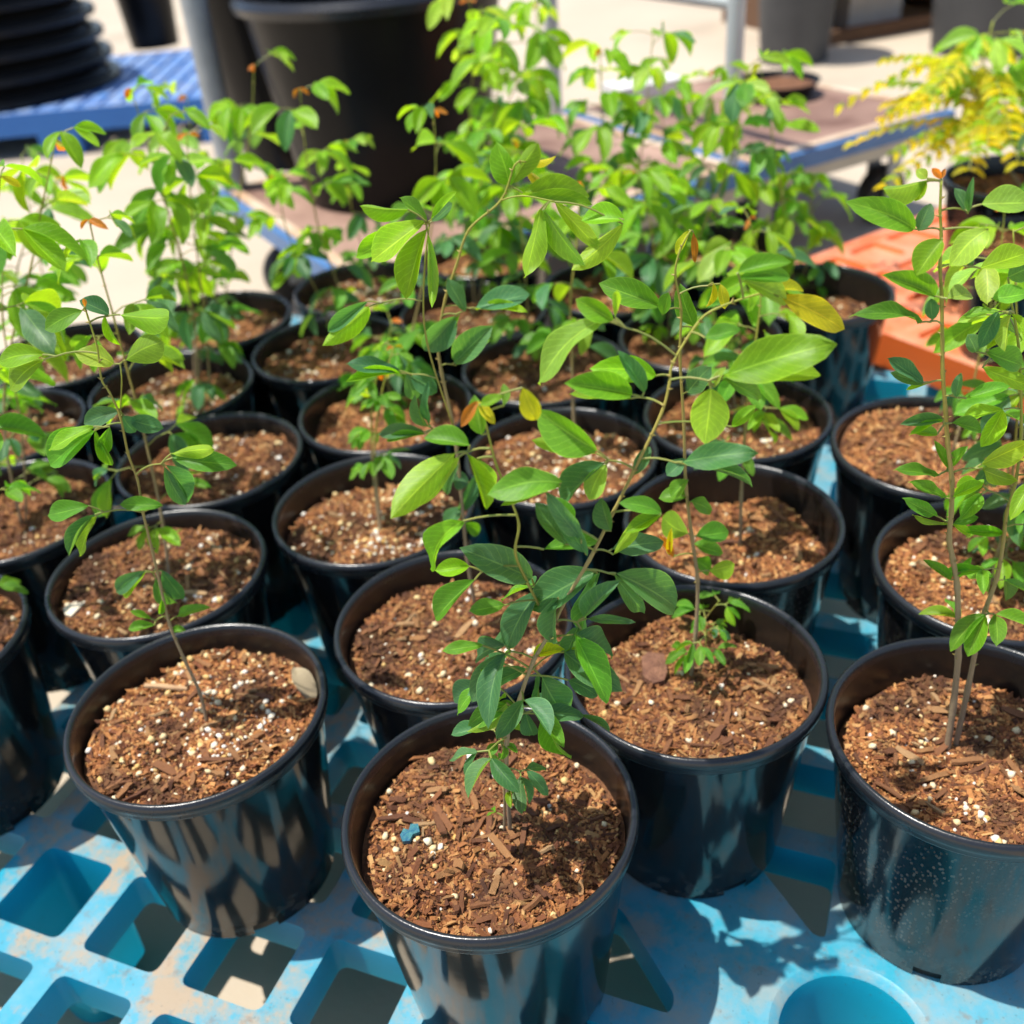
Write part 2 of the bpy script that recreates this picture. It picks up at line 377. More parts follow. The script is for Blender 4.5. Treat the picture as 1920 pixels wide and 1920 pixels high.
def lattice(nx, ny, ox, oy, hole, z, wall, solid, halfplane, pocket, skip=None, pdepth=.115):
    """deck of a moulded pallet in its own plane: cells with rounded openings, their walls and pockets"""
    d = MB(); h = hole / 2
    for i in range(nx):
        for j in range(ny):
            cx, cy = ox + i * PIT, oy + j * PIT
            sq = [(cx - PIT / 2, cy - PIT / 2), (cx + PIT / 2, cy - PIT / 2), (cx + PIT / 2, cy + PIT / 2), (cx - PIT / 2, cy + PIT / 2)]
            hp = [(cx - h, cy - h), (cx + h, cy - h), (cx + h, cy + h), (cx - h, cy + h)]
            if skip and skip(cx, cy): continue
            if solid(cx, cy): hp = []
            else:
                for a, b_, c in halfplane(cx, cy):
                    hp = clip(hp, a, b_, c)
                    if len(hp) < 3: break
            if len(hp) >= 3 and area(hp) > 3e-4:
                hp = round_poly(hp, .009)
                if area(hp) < 0: hp.reverse()
                v2 = [Vector((*p, 0)) for p in sq]; v3 = [Vector((*p, 0)) for p in hp]
                tri = tessellate_polygon([v2, v3]); allv = v2 + v3
                # bevel ring: opening edge drops 1.5 mm
                fs = []
                for t in tri:
                    a_, b2, c_ = (allv[q] for q in t)
                    fs.append(t if (b2 - a_).cross(c_ - a_).z > 0 else (t[0], t[2], t[1]))
                d.add([(p.x, p.y, z) for p in allv], fs)
                n_ = len(hp); pk = pocket(i, j); depth = pdepth if pk else wall
                taper = .93 if pk else .985
                rings = [(1.0, z), (taper if pk else .99, z - depth)]
                k0 = len(d.v); vv = []
                mx = sum(p[0] for p in hp) / n_; my = sum(p[1] for p in hp) / n_
                for s_, zz in rings: vv += [(mx + (p[0] - mx) * s_, my + (p[1] - my) * s_, zz) for p in hp]
                ff = [(q, q + n_, (q + 1) % n_ + n_, (q + 1) % n_) for q in range(n_)]
                if pk: ff.append(tuple(q + n_ for q in range(n_)))
                else:                                    # underside of the bars
                    sq3 = [(p[0], p[1], z - wall) for p in sq]
                    kk = len(vv)
                    vv += sq3
                    base = [Vector((*p, 0)) for p in sq]; hole_ = [Vector((vv[n_ + q][0], vv[n_ + q][1], 0)) for q in range(n_)]
                    al = base + hole_
                    for t in tessellate_polygon([base, hole_]):
                        idx = [kk + q if q < 4 else n_ + q - 4 for q in t]
                        a_, b2, c_ = (al[q] for q in t)
                        ff.append(tuple(idx) if (b2 - a_).cross(c_ - a_).z < 0 else (idx[0], idx[2], idx[1]))
                d.add(vv, ff)
            else:
                d.add([(*p, z) for p in sq] + [(*p, z - .006) for p in sq], [(0, 1, 2, 3), (7, 6, 5, 4)])
    return d
ROT = -R(24)
pal = empty('plastic_pallet', (0, 0, 0), ROT)
tag(pal, 'weathered bright blue plastic lattice pallet carrying the potted seedlings', 'pallet', 'plastic pallets')
ox, oy = -.607 - 5 * PIT, .349 - 3 * PIT
NX, NY = 14, 15
def solid(cx, cy): return cx > -.01 and cy < .56 or (abs(cx + .61) < .02 and False)
def hps(cx, cy):
    s_ = cx + cy
    if s_ < .413: return [(1, 1, .3295)]
    return [(-1, -1, -.497)]
def hps2(cx, cy):
    return hps(cx, cy) if -.30 < cx < .2 and .30 < cy < .75 else []
dk = lattice(NX, NY, ox, oy, .0725, DECK, .036, solid, hps2, lambda i, j: i % 5 == 0 and j % 4 == 3, lambda cx, cy: -.05 < cx < .17 and .33 < cy < .46)
pc = upz(1596, 1945, DECK); lx, ly = pc.x * math.cos(-ROT) - pc.y * math.sin(-ROT), pc.x * math.sin(-ROT) + pc.y * math.cos(-ROT)
xs, ys = ox + round((-.034 - ox) / PIT) * PIT - PIT / 2, .349 - PIT / 2
sq = [Vector(q) for q in ((xs, ys, 0), (xs + 3 * PIT, ys, 0), (xs + 3 * PIT, ys + 2 * PIT, 0), (xs, ys + 2 * PIT, 0))]
def ring(r_, z): return [(lx + r_ * math.cos(2 * math.pi * q / 48), ly + r_ * math.sin(2 * math.pi * q / 48), z) for q in range(48)]
rg0 = [Vector(q) for q in ring(.056, 0)]; al = sq + rg0; fs = []
for t in tessellate_polygon([sq, rg0]):
    a_, b2, c_ = (al[q] for q in t); fs.append(t if (b2 - a_).cross(c_ - a_).z > 0 else (t[0], t[2], t[1]))
dk.add([(p.x, p.y, DECK) for p in al], fs)
prf = [(.056, DECK), (.0535, DECK - .0012), (.049, DECK - .005), (.0462, DECK - .016), (.043, DECK - .085), (.038, DECK - .090)]
vv = []
for r_, z_ in prf: vv += ring(r_, z_)
ff = [(j * 48 + q, j * 48 + 48 + q, j * 48 + 48 + (q + 1) % 48, j * 48 + (q + 1) % 48) for j in range(5) for q in range(48)] + [tuple(5 * 48 + q for q in range(48))]
dk.add(vv, ff)
deck = dk.build('deck', M['blue'], pal, smooth=True, angle=30)
x0, x1, y0, y1 = ox - PIT / 2, ox + (NX - .5) * PIT, oy - PIT / 2, oy + (NY - .5) * PIT
sk = MB(); t_ = .012
sk.box((x0 - t_, y0 - t_, DECK - .05), (x1 + t_, y0, DECK + .002)); sk.box((x0 - t_, y1, DECK - .05), (x1 + t_, y1 + t_, DECK + .002))
sk.box((x0 - t_, y0, DECK - .05), (x0, y1, DECK + .002)); sk.box((x1, y0, DECK - .05), (x1 + t_, y1, DECK + .002))
sk.build('edge_skirt', M['blue'], pal, smooth=False)
for i in range(0, NX, 5):
    for j in range(3, NY, 4):
        cx, cy = ox + i * PIT, oy + j * PIT
        f_ = MB(); f_.lathe([(.030, 0), (.034, .03), (.035, .0345)], 20, True, True, (cx, cy, 0))
        f_.build('foot', M['blue'], pal)

# ------------------------------------------------------------------ nursery pots
POTS = {'A': (-.0325, .4559), 'B': (-.2489, .5773), 'C': (-.3216, .7595), 'D': (-.5171, .6906), 'E': (-.4967, .8857), 'F': (-.3118, .9554),
        'G': (-.3920, 1.1345), 'H': (-.1296, 1.0281), 'I': (-.1309, .8319), 'J': (-.0553, .6508), 'K': (.1253, .5744), 'L': (.1960, .7574),
        'M': (.2997, .4845), 'N': (.3910, .6582), 'O': (.4155, .8528), 'P': (.2438, .9477), 'R': (.0542, .8970), 'S': (-.3711, 1.3298),
        'U': (-.5569, 1.2609), 'V': (-.5756, 1.0654), 'W': (-.2097, 1.2071), 'Y': (-.1816, 1.4013), 'Z': (-.0054, 1.4877),
        'AA': (-.0274, 1.2796), 'Q': (.0529, 1.1003), 'BB': (.1640, 1.3229), 'CC': (.3239, 1.4365), 'DD': (.2442, 1.1439), 'T': (.4136, 1.2428)}
SOILD = {'A': .026, 'B': .022, 'C': .018, 'D': .02, 'K': .03, 'M': .036, 'N': .028, 'O': .010, 'J': .028, 'L': .034, 'I': .030, 'T': .045, 'H': .026}
SEG = 72
SOIL_R = .0895
wm = MB()
def notch(j, i): return j == 0 and (i % 18) in (4, 5, 6)
wm.lathe([(.0725, 0), (.0733, .011), (.0748, .022), (.0915, .164), (.0925, .1715)], SEG, skip=notch)
wall_me = wm.mesh('pot_wall'); wall_me.materials.append(M['pot'])
wall_sp = wall_me.copy(); wall_sp.materials.clear(); wall_sp.materials.append(M['pot_spotted'])
im = MB(); im.lathe([(.0915, .178), (.0905, .17), (.0745, .03), (.0700, .012), (.0700, .001)], SEG, False, True)
inner_me = im.mesh('inner_wall'); inner_me.materials.append(M['inner'])
rm = MB(); rm.lathe([(.0921, .1685), (.0958, .1688), (.0962, .1700), (.0960, .1725), (.0972, .1745), (.0978, .1775), (.0972, .1808), (.0957, .1828), (.0940, .1832), (.0924, .1818), (.0914, .1785), (.0910, .1740)], SEG)
rim_me = rm.mesh('rim'); rim_me.materials.append(M['rim'])
np_rng = np.random.default_rng(5)

def soil_mesh(rad, seed):
    rg = random.Random(seed); v = [(0, 0, 0)]; f = []; nr, ns = 16, 56
    ph = [(rg.uniform(20, 90), rg.uniform(0, 6.3), rg.uniform(0, 6.3), rg.uniform(.0005, .0022)) for _ in range(11)]
    def hgt(x, y):
        return sum(a * math.sin(k * (x * math.cos(d) + y * math.sin(d)) + p) for k, d, p, a in ph)
    for j in range(1, nr + 1):
        r_ = rad * j / nr
        for i in range(ns):
            a = 2 * math.pi * i / ns; x, y = r_ * math.cos(a), r_ * math.sin(a)
            v.append((x, y, hgt(x, y) - .004 * (j / nr) ** 6 + rg.uniform(-.0006, .0006)))
    v[0] = (0, 0, hgt(0, 0))
    for i in range(ns): f.append((0, 1 + i, 1 + (i + 1) % ns))
    for j in range(nr - 1):
        for i in range(ns):
            a = 1 + j * ns + i; b2 = 1 + j * ns + (i + 1) % ns
            f.append((a, a + ns, b2 + ns, b2))
    me = bpy.data.meshes.new('soil'); me.from_pydata(v, [], f)
    me.polygons.foreach_set('use_smooth', [True] * len(f)); me.materials.append(M['soil'])
    return me, hgt
BOXV = np.array([(-1, -1, -1), (1, -1, -1), (1, 1, -1), (-1, 1, -1), (-1, -1, 1), (1, -1, 1), (1, 1, 1), (-1, 1, 1)], float)
BOXF = np.array([(0, 3, 2, 1), (4, 5, 6, 7), (0, 1, 5, 4), (1, 2, 6, 5), (2, 3, 7, 6), (3, 0, 4, 7)])
def pieces_mesh(name, cnt, rad, hgt, size, seed, mtl, blob=False, clump=0):
    rg = np.random.default_rng(seed); V = []; Fc = []
    if blob:
        bmx = bmesh.new(); bmesh.ops.create_icosphere(bmx, subdivisions=1, radius=1)
        bv = np.array([v.co[:] for v in bmx.verts]); bf = np.array([[v.index for v in f.verts] for f in bmx.faces]); bmx.free()
    else: bv, bf = BOXV, BOXF
    cl = [(rg.uniform(0, rad), rg.uniform(0, 6.283)) for _ in range(5)]
    for i in range(cnt):
        r_ = rad * math.sqrt(rg.uniform(0, 1)) ; a = rg.uniform(0, 6.283)
        x, y = r_ * math.cos(a), r_ * math.sin(a)
        if clump and rg.uniform() < clump:
            cr_, ca = cl[rg.integers(5)]; x = cr_ * math.cos(ca) + rg.normal(0, .012); y = cr_ * math.sin(ca) + rg.normal(0, .012)
            if x * x + y * y > rad * rad: continue
        s = size(rg)
        p = bv * np.array(s) * (1 + rg.uniform(-.38, .38, bv.shape))
        yaw = rg.uniform(0, 6.283); tl = rg.normal(0, .35); rl = rg.uniform(-.9, .9)
        cy, sy = math.cos(yaw), math.sin(yaw); ct, st = math.cos(tl), math.sin(tl); cl_, sl_ = math.cos(rl), math.sin(rl)
        Mx = np.array([[cy, -sy, 0], [sy, cy, 0], [0, 0, 1]]) @ np.array([[ct, 0, -st], [0, 1, 0], [st, 0, ct]]) @ np.array([[1, 0, 0], [0, cl_, -sl_], [0, sl_, cl_]])
        p = p @ Mx.T + np.array([x, y, hgt(x, y) + s[2] * rg.uniform(.0, 1.1)])
        if np.hypot(p[:, 0], p[:, 1]).max() > SOIL_R * .985: continue
        Fc.append(bf + len(V) * len(bv)); V.append(p)
    V = np.concatenate(V); Fc = np.concatenate(Fc)
    me = bpy.data.meshes.new(name); me.from_pydata(V.tolist(), [], Fc.tolist()); me.materials.append(mtl)
    if blob: me.polygons.foreach_set('use_smooth', [True] * len(me.polygons))
    return me
def s_chip(rg): l = rg.gamma(2.2, .0011) + .0008; return (min(l, .0085), min(l * rg.uniform(.10, .34) + .0002, .0016), rg.uniform(.0002, .0007))
def s_crumb(rg): l = rg.uniform(.0004, .0013); return (l, l * rg.uniform(.5, 1), l * rg.uniform(.4, .9))
def s_prill(rg): l = .0009 + rg.gamma(2.0, .00055); l = min(l, .0034); return (l, l * rg.uniform(.7, 1.1), l * rg.uniform(.65, 1))
VAR = []
for k in range(5):
    me, hg = soil_mesh(SOIL_R, 40 + k)
    lm = pieces_mesh('loose_mix', 6500, SOIL_R * .945, hg, lambda rg: s_chip(rg) if rg.uniform() < .42 else s_crumb(rg), 60 + k, M['loose'])
    pm = pieces_mesh('prills', [90, 330, 70, 120, 60][k], SOIL_R * .945, hg, s_prill, 80 + k, M['prill'], True, .35)
    VAR.append((me, lm, pm, hg))
# bark chips one can pick out
CHIPS = []
for k in range(7):
    rg = random.Random(200 + k); v = []
    nseg = 4
    for i in range(nseg + 1):
        t = i / nseg - .5; wd = (.5 - .16 * abs(t)) * rg.uniform(.75, 1.1); off = rg.uniform(-.1, .1)
        for sx_, sz_ in ((-1, -1), (1, -1), (1, 1), (-1, 1)):
            v.append((t + rg.uniform(-.06, .06) * (i in (0, nseg)), (sx_ * wd + off) , sz_ * .5 * rg.uniform(.6, 1.1) + .35 * math.sin(3 * t + k)))
    f = []
    for i in range(nseg):
        for q in range(4): a = i * 4 + q; b2 = i * 4 + (q + 1) % 4; f.append((a, a + 4, b2 + 4, b2))
    f += [(0, 1, 2, 3), (nseg * 4 + 3, nseg * 4 + 2, nseg * 4 + 1, nseg * 4)]
    me = bpy.data.meshes.new('bark_chip'); me.from_pydata(v, [], f); me.materials.append(M['chip']); CHIPS.append(me)

POT_LABEL = {
 'A': 'black nursery pot with a blue plastic scrap lying on its bark soil',
 'B': 'shiny black nursery pot with perlite-rich soil, a dry leaf and a twig on it',
 'C': 'black nursery pot with a pale wood shard at the edge of its soil',
 'K': 'black nursery pot with a flat reddish-brown bark slab on its dark soil',
 'M': 'black nursery pot whose wall is sprinkled with dried white water spots',
 'N': 'black nursery pot between the water-spotted pot and the pot filled to its brim',
 'O': 'black nursery pot filled with soil almost to its brim beside the orange pallet',
 'J': 'black nursery pot touching both the blue-scrap pot and the bark-slab pot',
 'L': 'black nursery pot with deep dark soil behind the pot with the bark slab',
 'T': 'half-filled black nursery pot with a deep bare inner wall next to the orange pallet',
 'I': 'black nursery pot with cream prills on its soil, seedling with a bare lower stem'}
POT_LABEL.update({'D': 'black nursery pot beside the wood-shard pot, away from the dry-leaf pot', 'E': 'black nursery pot of smooth brown soil wedged against the wood-shard pot', 'F': 'black nursery pot of pebbly dark soil directly behind the wood-shard pot',
 'H': 'black nursery pot of orange-brown soil under the seedling with the copper-red tip', 'R': 'black nursery pot between the cream-prill pot and the deep dark soil pot',
 'P': 'black nursery pot directly behind the deep dark soil pot', 'G': 'black nursery pot directly behind the pebbly dark soil pot', 'W': 'black nursery pot between the orange-brown soil pot and the trolley corner',
 'Q': 'black nursery pot touching the orange-brown soil pot on the side facing the orange pallet', 'CC': 'black nursery pot at the pallet corner nearest the rusty trolley'})
ROWS = {'D': 'black nursery pot at the left of the lattice pallet beside the pot with the pale wood shard', 'E': 0, 'V': 0, 'U': 0}
pot_obj = {}
def scale_in(zl): return .0700 + (.0905 - .0700) * max(0, min(1, (zl - .012) / .158)) - .0004
for idx, (k, (x, y)) in enumerate(POTS.items()):
    rz = rnd.uniform(0, 6.28)
    if k == 'M': rz = 2.2
    if k == 'B': rz = -R(72) - 5 * 2 * math.pi / 72
    e = empty('nursery_pot', (x, y, DECK + .0005), rz); pot_obj[k] = e
    if k in POT_LABEL: tag(e, POT_LABEL[k], 'pot', 'black nursery pots')
    else: tag(e, 'black nursery pot of bark soil standing among the packed rows on the blue pallet', 'pot', 'black nursery pots')
    new_obj('wall', wall_sp if k in 'MLN' and len(k) == 1 else wall_me, e)
    new_obj('inner_wall', inner_me, e); new_obj('rim', rim_me, e)
    dep = SOILD.get(k, rnd.uniform(.02, .03)); zl = POT_H - dep
    vi = {'A': 0, 'B': 1, 'C': 3, 'K': 2, 'M': 3, 'J': 3, 'I': 1, 'O': 4, 'L': 2}.get(k, idx % 5)
    me, lm, pm, hg = VAR[vi]; sc_ = scale_in(zl) / SOIL_R
    so = new_obj('soil', me, e); so.location = (0, 0, zl); so.scale = (sc_, sc_, 1)
    a = new_obj('loose_mix', lm, so); a['kind'] = 'stuff'
    a = new_obj('perlite_grains', pm, so); a['kind'] = 'stuff'
    nchip = {'A': 70, 'B': 56, 'K': 62, 'M': 70, 'J': 44, 'C': 44, 'L': 34, 'I': 30, 'N': 30, 'O': 30}.get(k, 0)
    rg = random.Random(900 + idx)
    for c in range(nchip):
        l = rg.choice((.006, .008, .010, .013, .016, .021)) * rg.uniform(.8, 1.25); r_ = (SOIL_R - .004 - l * .62) * math.sqrt(rg.random()); a_ = rg.uniform(0, 6.28)
        px, py = r_ * math.cos(a_), r_ * math.sin(a_)
        ch = new_obj('bark_chip', CHIPS[rg.randrange(7)], so)
        ch.scale = (l, l * rg.uniform(.18, .42) * (1 if l < .015 else .7), rg.uniform(.0014, .0034))
        ch.location = (px, py, hg(px, py) + .0016 + rg.uniform(0, .0018))
        ch.rotation_euler = (rg.uniform(-.5, .5), rg.gauss(0, .2), rg.uniform(0, 6.28))
def zsoil(k): return DECK + POT_H - SOILD.get(k, .025)

# ------------------------------------------------------------------ things lying on the soil
def flake(name, pts_px, k, mtl, label, cat, thick=.002, lift=.003, curl=.0):
    z = zsoil(k) + lift; c = [upz(px, py, z) for px, py in pts_px]; ctr = sum(c, Vector()) / len(c)
    b_ = MB(); n_ = len(c)
    top = [p + Vector((0, 0, curl * ((p - ctr).length / .02) ** 2)) for p in c]
    v = [ctr + Vector((0, 0, thick * .2))] + top + [p - Vector((0, 0, thick)) for p in top] + [ctr - Vector((0, 0, thick))]
    f = []
    for i in range(n_):
        j = (i + 1) % n_; f += [(0, 1 + i, 1 + j), (1 + i, 1 + n_ + i, 1 + n_ + j, 1 + j), (2 * n_ + 1, 1 + n_ + j, 1 + n_ + i)]
    b_.add([p - ctr for p in v], f); o = b_.build(name, mtl, smooth=False); o.location = ctr
    tag(o, label, cat); return o
flake('plastic_scrap', [(750, 1566), (757, 1553), (766, 1556), (770, 1545), (784, 1545), (787, 1560), (774, 1564), (768, 1577), (755, 1578)], 'A', M['blue_scrap'], 'crumpled blue-green plastic scrap lying on bark soil', 'scrap', .003, .009, .002)
flake('bark_slab', [(1203, 1232), (1215, 1222), (1245, 1226), (1252, 1258), (1245, 1275), (1225, 1281), (1206, 1268)], 'K', M['brown_slab'], 'flat reddish-brown bark slab lying on dark soil', 'bark', .005, .008)
flake('wood_shard', [(118, 1140), (140, 1128), (160, 1127), (150, 1138), (133, 1155), (122, 1152)], 'C', M['pale_chip'], 'pale wood shard at the edge of bark soil', 'wood', .004, .009)
p0, p1 = upz(272, 1286, zsoil('B') + .007), upz(352, 1291, zsoil('B') + .008)
t = MB(); t.tube([p0, p0.lerp(p1, .35) + Vector((0, 0, .0008)), p0.lerp(p1, .7), p1], [.0019, .0022, .0021, .0018], 8)
tw = t.build('twig', M['twig']); tag(tw, 'short tan twig lying on perlite-rich soil', 'twig')

# ------------------------------------------------------------------ leaves
LEAVES = []
def make_leaf(seed):
    rg = random.Random(seed); nl, nw = 10, 4
    v, f, uvs = [], [], []
    asym = rg.uniform(-.18, .18); droop = rg.uniform(.06, .42); fold = rg.uniform(.35, 1.5); bend = rg.uniform(-.10, .10); wave = rg.uniform(.0, .05); pk = rg.uniform(.98, 1.25)
    for j in range(nl + 1):
        t_ = j / nl
        wd = .5 * (math.sin(math.pi * t_ ** pk) ** .66) * (.82 + .22 * t_) if 0 < t_ < 1 else 0
        for i in range(nw + 1):
            s_ = i / nw * 2 - 1
            x = s_ * wd * (1 + asym * (1 if s_ > 0 else -1)) + bend * math.sin(math.pi * t_)
            z = -droop * t_ * t_ + fold * abs(s_) * wd * .55 * (1 - .4 * t_) + wave * math.sin(9 * t_ + 2 * s_) * abs(s_)
            v.append((x, t_, z)); uvs.append((t_, i / nw))
    for j in range(nl):
        for i in range(nw):
            a = j * (nw + 1) + i; f.append((a, a + 1, a + nw + 2, a + nw + 1))
    me = bpy.data.meshes.new('leaf'); me.from_pydata(v, [], f)
    ul = me.uv_layers.new(name='UVMap')
    for lp in me.loops: ul.data[lp.index].uv = uvs[lp.vertex_index]
    me.polygons.foreach_set('use_smooth', [True] * len(f)); me.materials.append(M['leaf']); me.update()
    return me
LEAVES = [make_leaf(300 + k) for k in range(12)]
dm_ = LEAVES[3].copy(); dm_.name = 'dry_leaf'; dm_.materials.clear(); dm_.materials.append(M['dry_leaf'])
dl = bpy.data.objects.new('dry_leaf', dm_); COL.objects.link(dl); q0 = upz(550, 1250, zsoil('B') + .012); q1 = upz(588, 1300, zsoil('B') + .005)
ax_ = (q1 - q0); l_ = ax_.length; ax_.normalize(); nn = Vector((.25, -.35, 1)); nn = (nn - ax_ * nn.dot(ax_)).normalized(); xv = ax_.cross(nn)
dl.matrix_basis = Matrix(((xv.x * .017, ax_.x * l_, nn.x * .03, q0.x), (xv.y * .017, ax_.y * l_, nn.y * .03, q0.y), (xv.z * .017, ax_.z * l_, nn.z * .03, q0.z), (0, 0, 0, 1)))
tag(dl, 'papery cream dry leaf lying on perlite-rich soil', 'leaf')
PAL = {0: (.185, .395, .010), 1: (.105, .30, .020), 2: (.072, .205, .080), 3: (.44, .46, .010), 4: (.50, .17, .02), 5: (.25, .44, .06)}
def colour(tp, rg):
    c = PAL[tp]; k = rg.uniform(.85, 1.15); return (c[0] * k * rg.uniform(.85, 1.2), c[1] * k, c[2] * k * rg.uniform(.8, 1.2), 1)
def put_leaf(parent, base, tip, width, nrm, tp, rg, mesh=None):
    ax = tip - base; l = ax.length; ax = ax / l
    n_ = nrm - ax * nrm.dot(ax)
    if n_.length < 1e-4: n_ = Vector((0, 0, 1)).cross(ax)
    n_.normalize(); xx = ax.cross(n_)
    mt = Matrix(((xx.x * width, ax.x * l, n_.x * l, base.x), (xx.y * width, ax.y * l, n_.y * l, base.y), (xx.z * width, ax.z * l, n_.z * l, base.z), (0, 0, 0, 1)))
    o = bpy.data.objects.new('leaf', mesh or LEAVES[rg.randrange(12)]); COL.objects.link(o)
    o.parent = parent; o.matrix_parent_inverse = parent.matrix_basis.inverted(); o.matrix_basis = mt
    o.color = colour(tp, rg); return o
def spline(pts, sub=5):
    out = []; n_ = len(pts)
    for i in range(n_ - 1):
        p0, p1, p2, p3 = pts[max(i - 1, 0)], pts[i], pts[i + 1], pts[min(i + 2, n_ - 1)]
        for k in range(sub):
            t = k / sub
            out.append(.5 * ((2 * p1) + (p2 - p0) * t + (2 * p0 - 5 * p1 + 4 * p2 - p3) * t * t + (3 * p1 - p0 - 3 * p2 + p3) * t ** 3))
    out.append(pts[-1].copy()); return out
def add_stem(parent, pts, r0, r1, name='stem', age=(1, 0)):
    b_ = MB(); n_ = len(pts)
    rad = [.72 * (r0 + (r1 - r0) * (i / (n_ - 1)) ** .7) for i in range(n_)]
    rad = [q * (1.22 if i % 5 == 0 and 0 < i < n_ - 1 else 1) for i, q in enumerate(rad)]
    b_.tube(pts, rad, 7)
    nv = len(b_.v)
    if r0 > .0016:
        rs = random.Random(n_)
        for i in range(4, n_ - 2, 3):
            t = (pts[i + 1] - pts[i - 1]).normalized()
            for sg in (-1, 1):
                d = Vector((rs.uniform(-1, 1), rs.uniform(-1, 1), .4)).normalized() * sg; d = (d - t * d.dot(t)).normalized(); w_ = t.cross(d) * .0006
                p = pts[i] + d * rad[i] * .8; k = len(b_.v)
                b_.v += [tuple(p + t * .0007), tuple(p - t * .0007 + w_), tuple(p - t * .0007 - w_), tuple(p + d * .0024 + t * .0008)]
                b_.f += [(k, k + 1, k + 3), (k + 1, k + 2, k + 3), (k + 2, k, k + 3)]
    me = b_.mesh(name); me.materials.append(M['stem'])
    ca = me.color_attributes.new('age', 'FLOAT_COLOR', 'POINT')
    for i in range(len(me.vertices)):
        a = age[0] + (age[1] - age[0]) * (i // 7) / (n_ - 1) if i < nv else .5; ca.data[i].color = (a, a, a, 1)
    o = bpy.data.objects.new(name, me); COL.objects.link(o); wparent(o, parent); return o
def add_petiole(parent, paths, r_=.0006):
    b_ = MB()
    for p in paths: b_.tube(p, [r_ * 1.15] + [r_] * (len(p) - 1), 5)
    o = b_.build('petiole', M['petiole']); wparent(o, parent); return o
def arc(a, b_, sag, k=4):
    return [a.lerp(b_, i / k) + Vector((0, 0, sag * math.sin(math.pi * i / k))) for i in range(k + 1)]

def stem_points(k, px, lean=.03, z0=None, y_off=0):
    z = zsoil(k) if z0 is None else z0
    b0 = upz(*px[0], z - .004) if px[0] else None
    Y0 = b0.y; n_ = len(px); out = [b0]
    ymin = px[-1][1]; H = max(1, px[0][1] - ymin)
    for q in px[1:]:
        fr = (px[0][1] - q[1]) / H
        out.append(upY(q[0], q[1], Y0 + (lean * fr if lean >= 0 else lean * math.sin(math.pi * fr) + .03 * fr * fr)))
    return out

def compound(parent, node, out_dir, pl, ll, tp, rg, npairs=2, droop=.5):
    """petiole that forks into two short stalks, each with a pair of leaflets"""
    d = (out_dir + Vector((0, 0, rg.uniform(.15, .6)))).normalized()
    fork = node + d * pl; mid_ = node.lerp(fork, .5) + Vector((0, 0, pl * .08))
    paths = [[node, mid_, fork]]
    side = d.cross(Vector((0, 0, 1))).normalized()
    for s_ in ((-1, 1) if npairs == 2 else (0,)):
        sd = (d * .7 + side * s_ * .8 + Vector((0, 0, rg.uniform(-.4, .1)))).normalized()
        end = fork + sd * (pl * .38 if npairs == 2 else .001)
        if npairs == 2: paths.append([fork, end])
        for q in (-1, 1):
            ld = (sd + side * q * rg.uniform(.35, .9) * (1 if npairs == 2 else 1.2) + Vector((0, 0, -rg.uniform(droop * .3, droop * 1.6)))).normalized()
            ll_ = ll * rg.uniform(.75, 1.15)
            nrm = Vector((rg.gauss(0, .35), rg.gauss(-.25, .35), 1))
            put_leaf(parent, end, end + ld * ll_, ll_ * rg.uniform(.40, .54), nrm, tp if rg.random() < .8 else rg.choice((1, 0, 2)), rg)
    add_petiole(parent, paths, .00055)

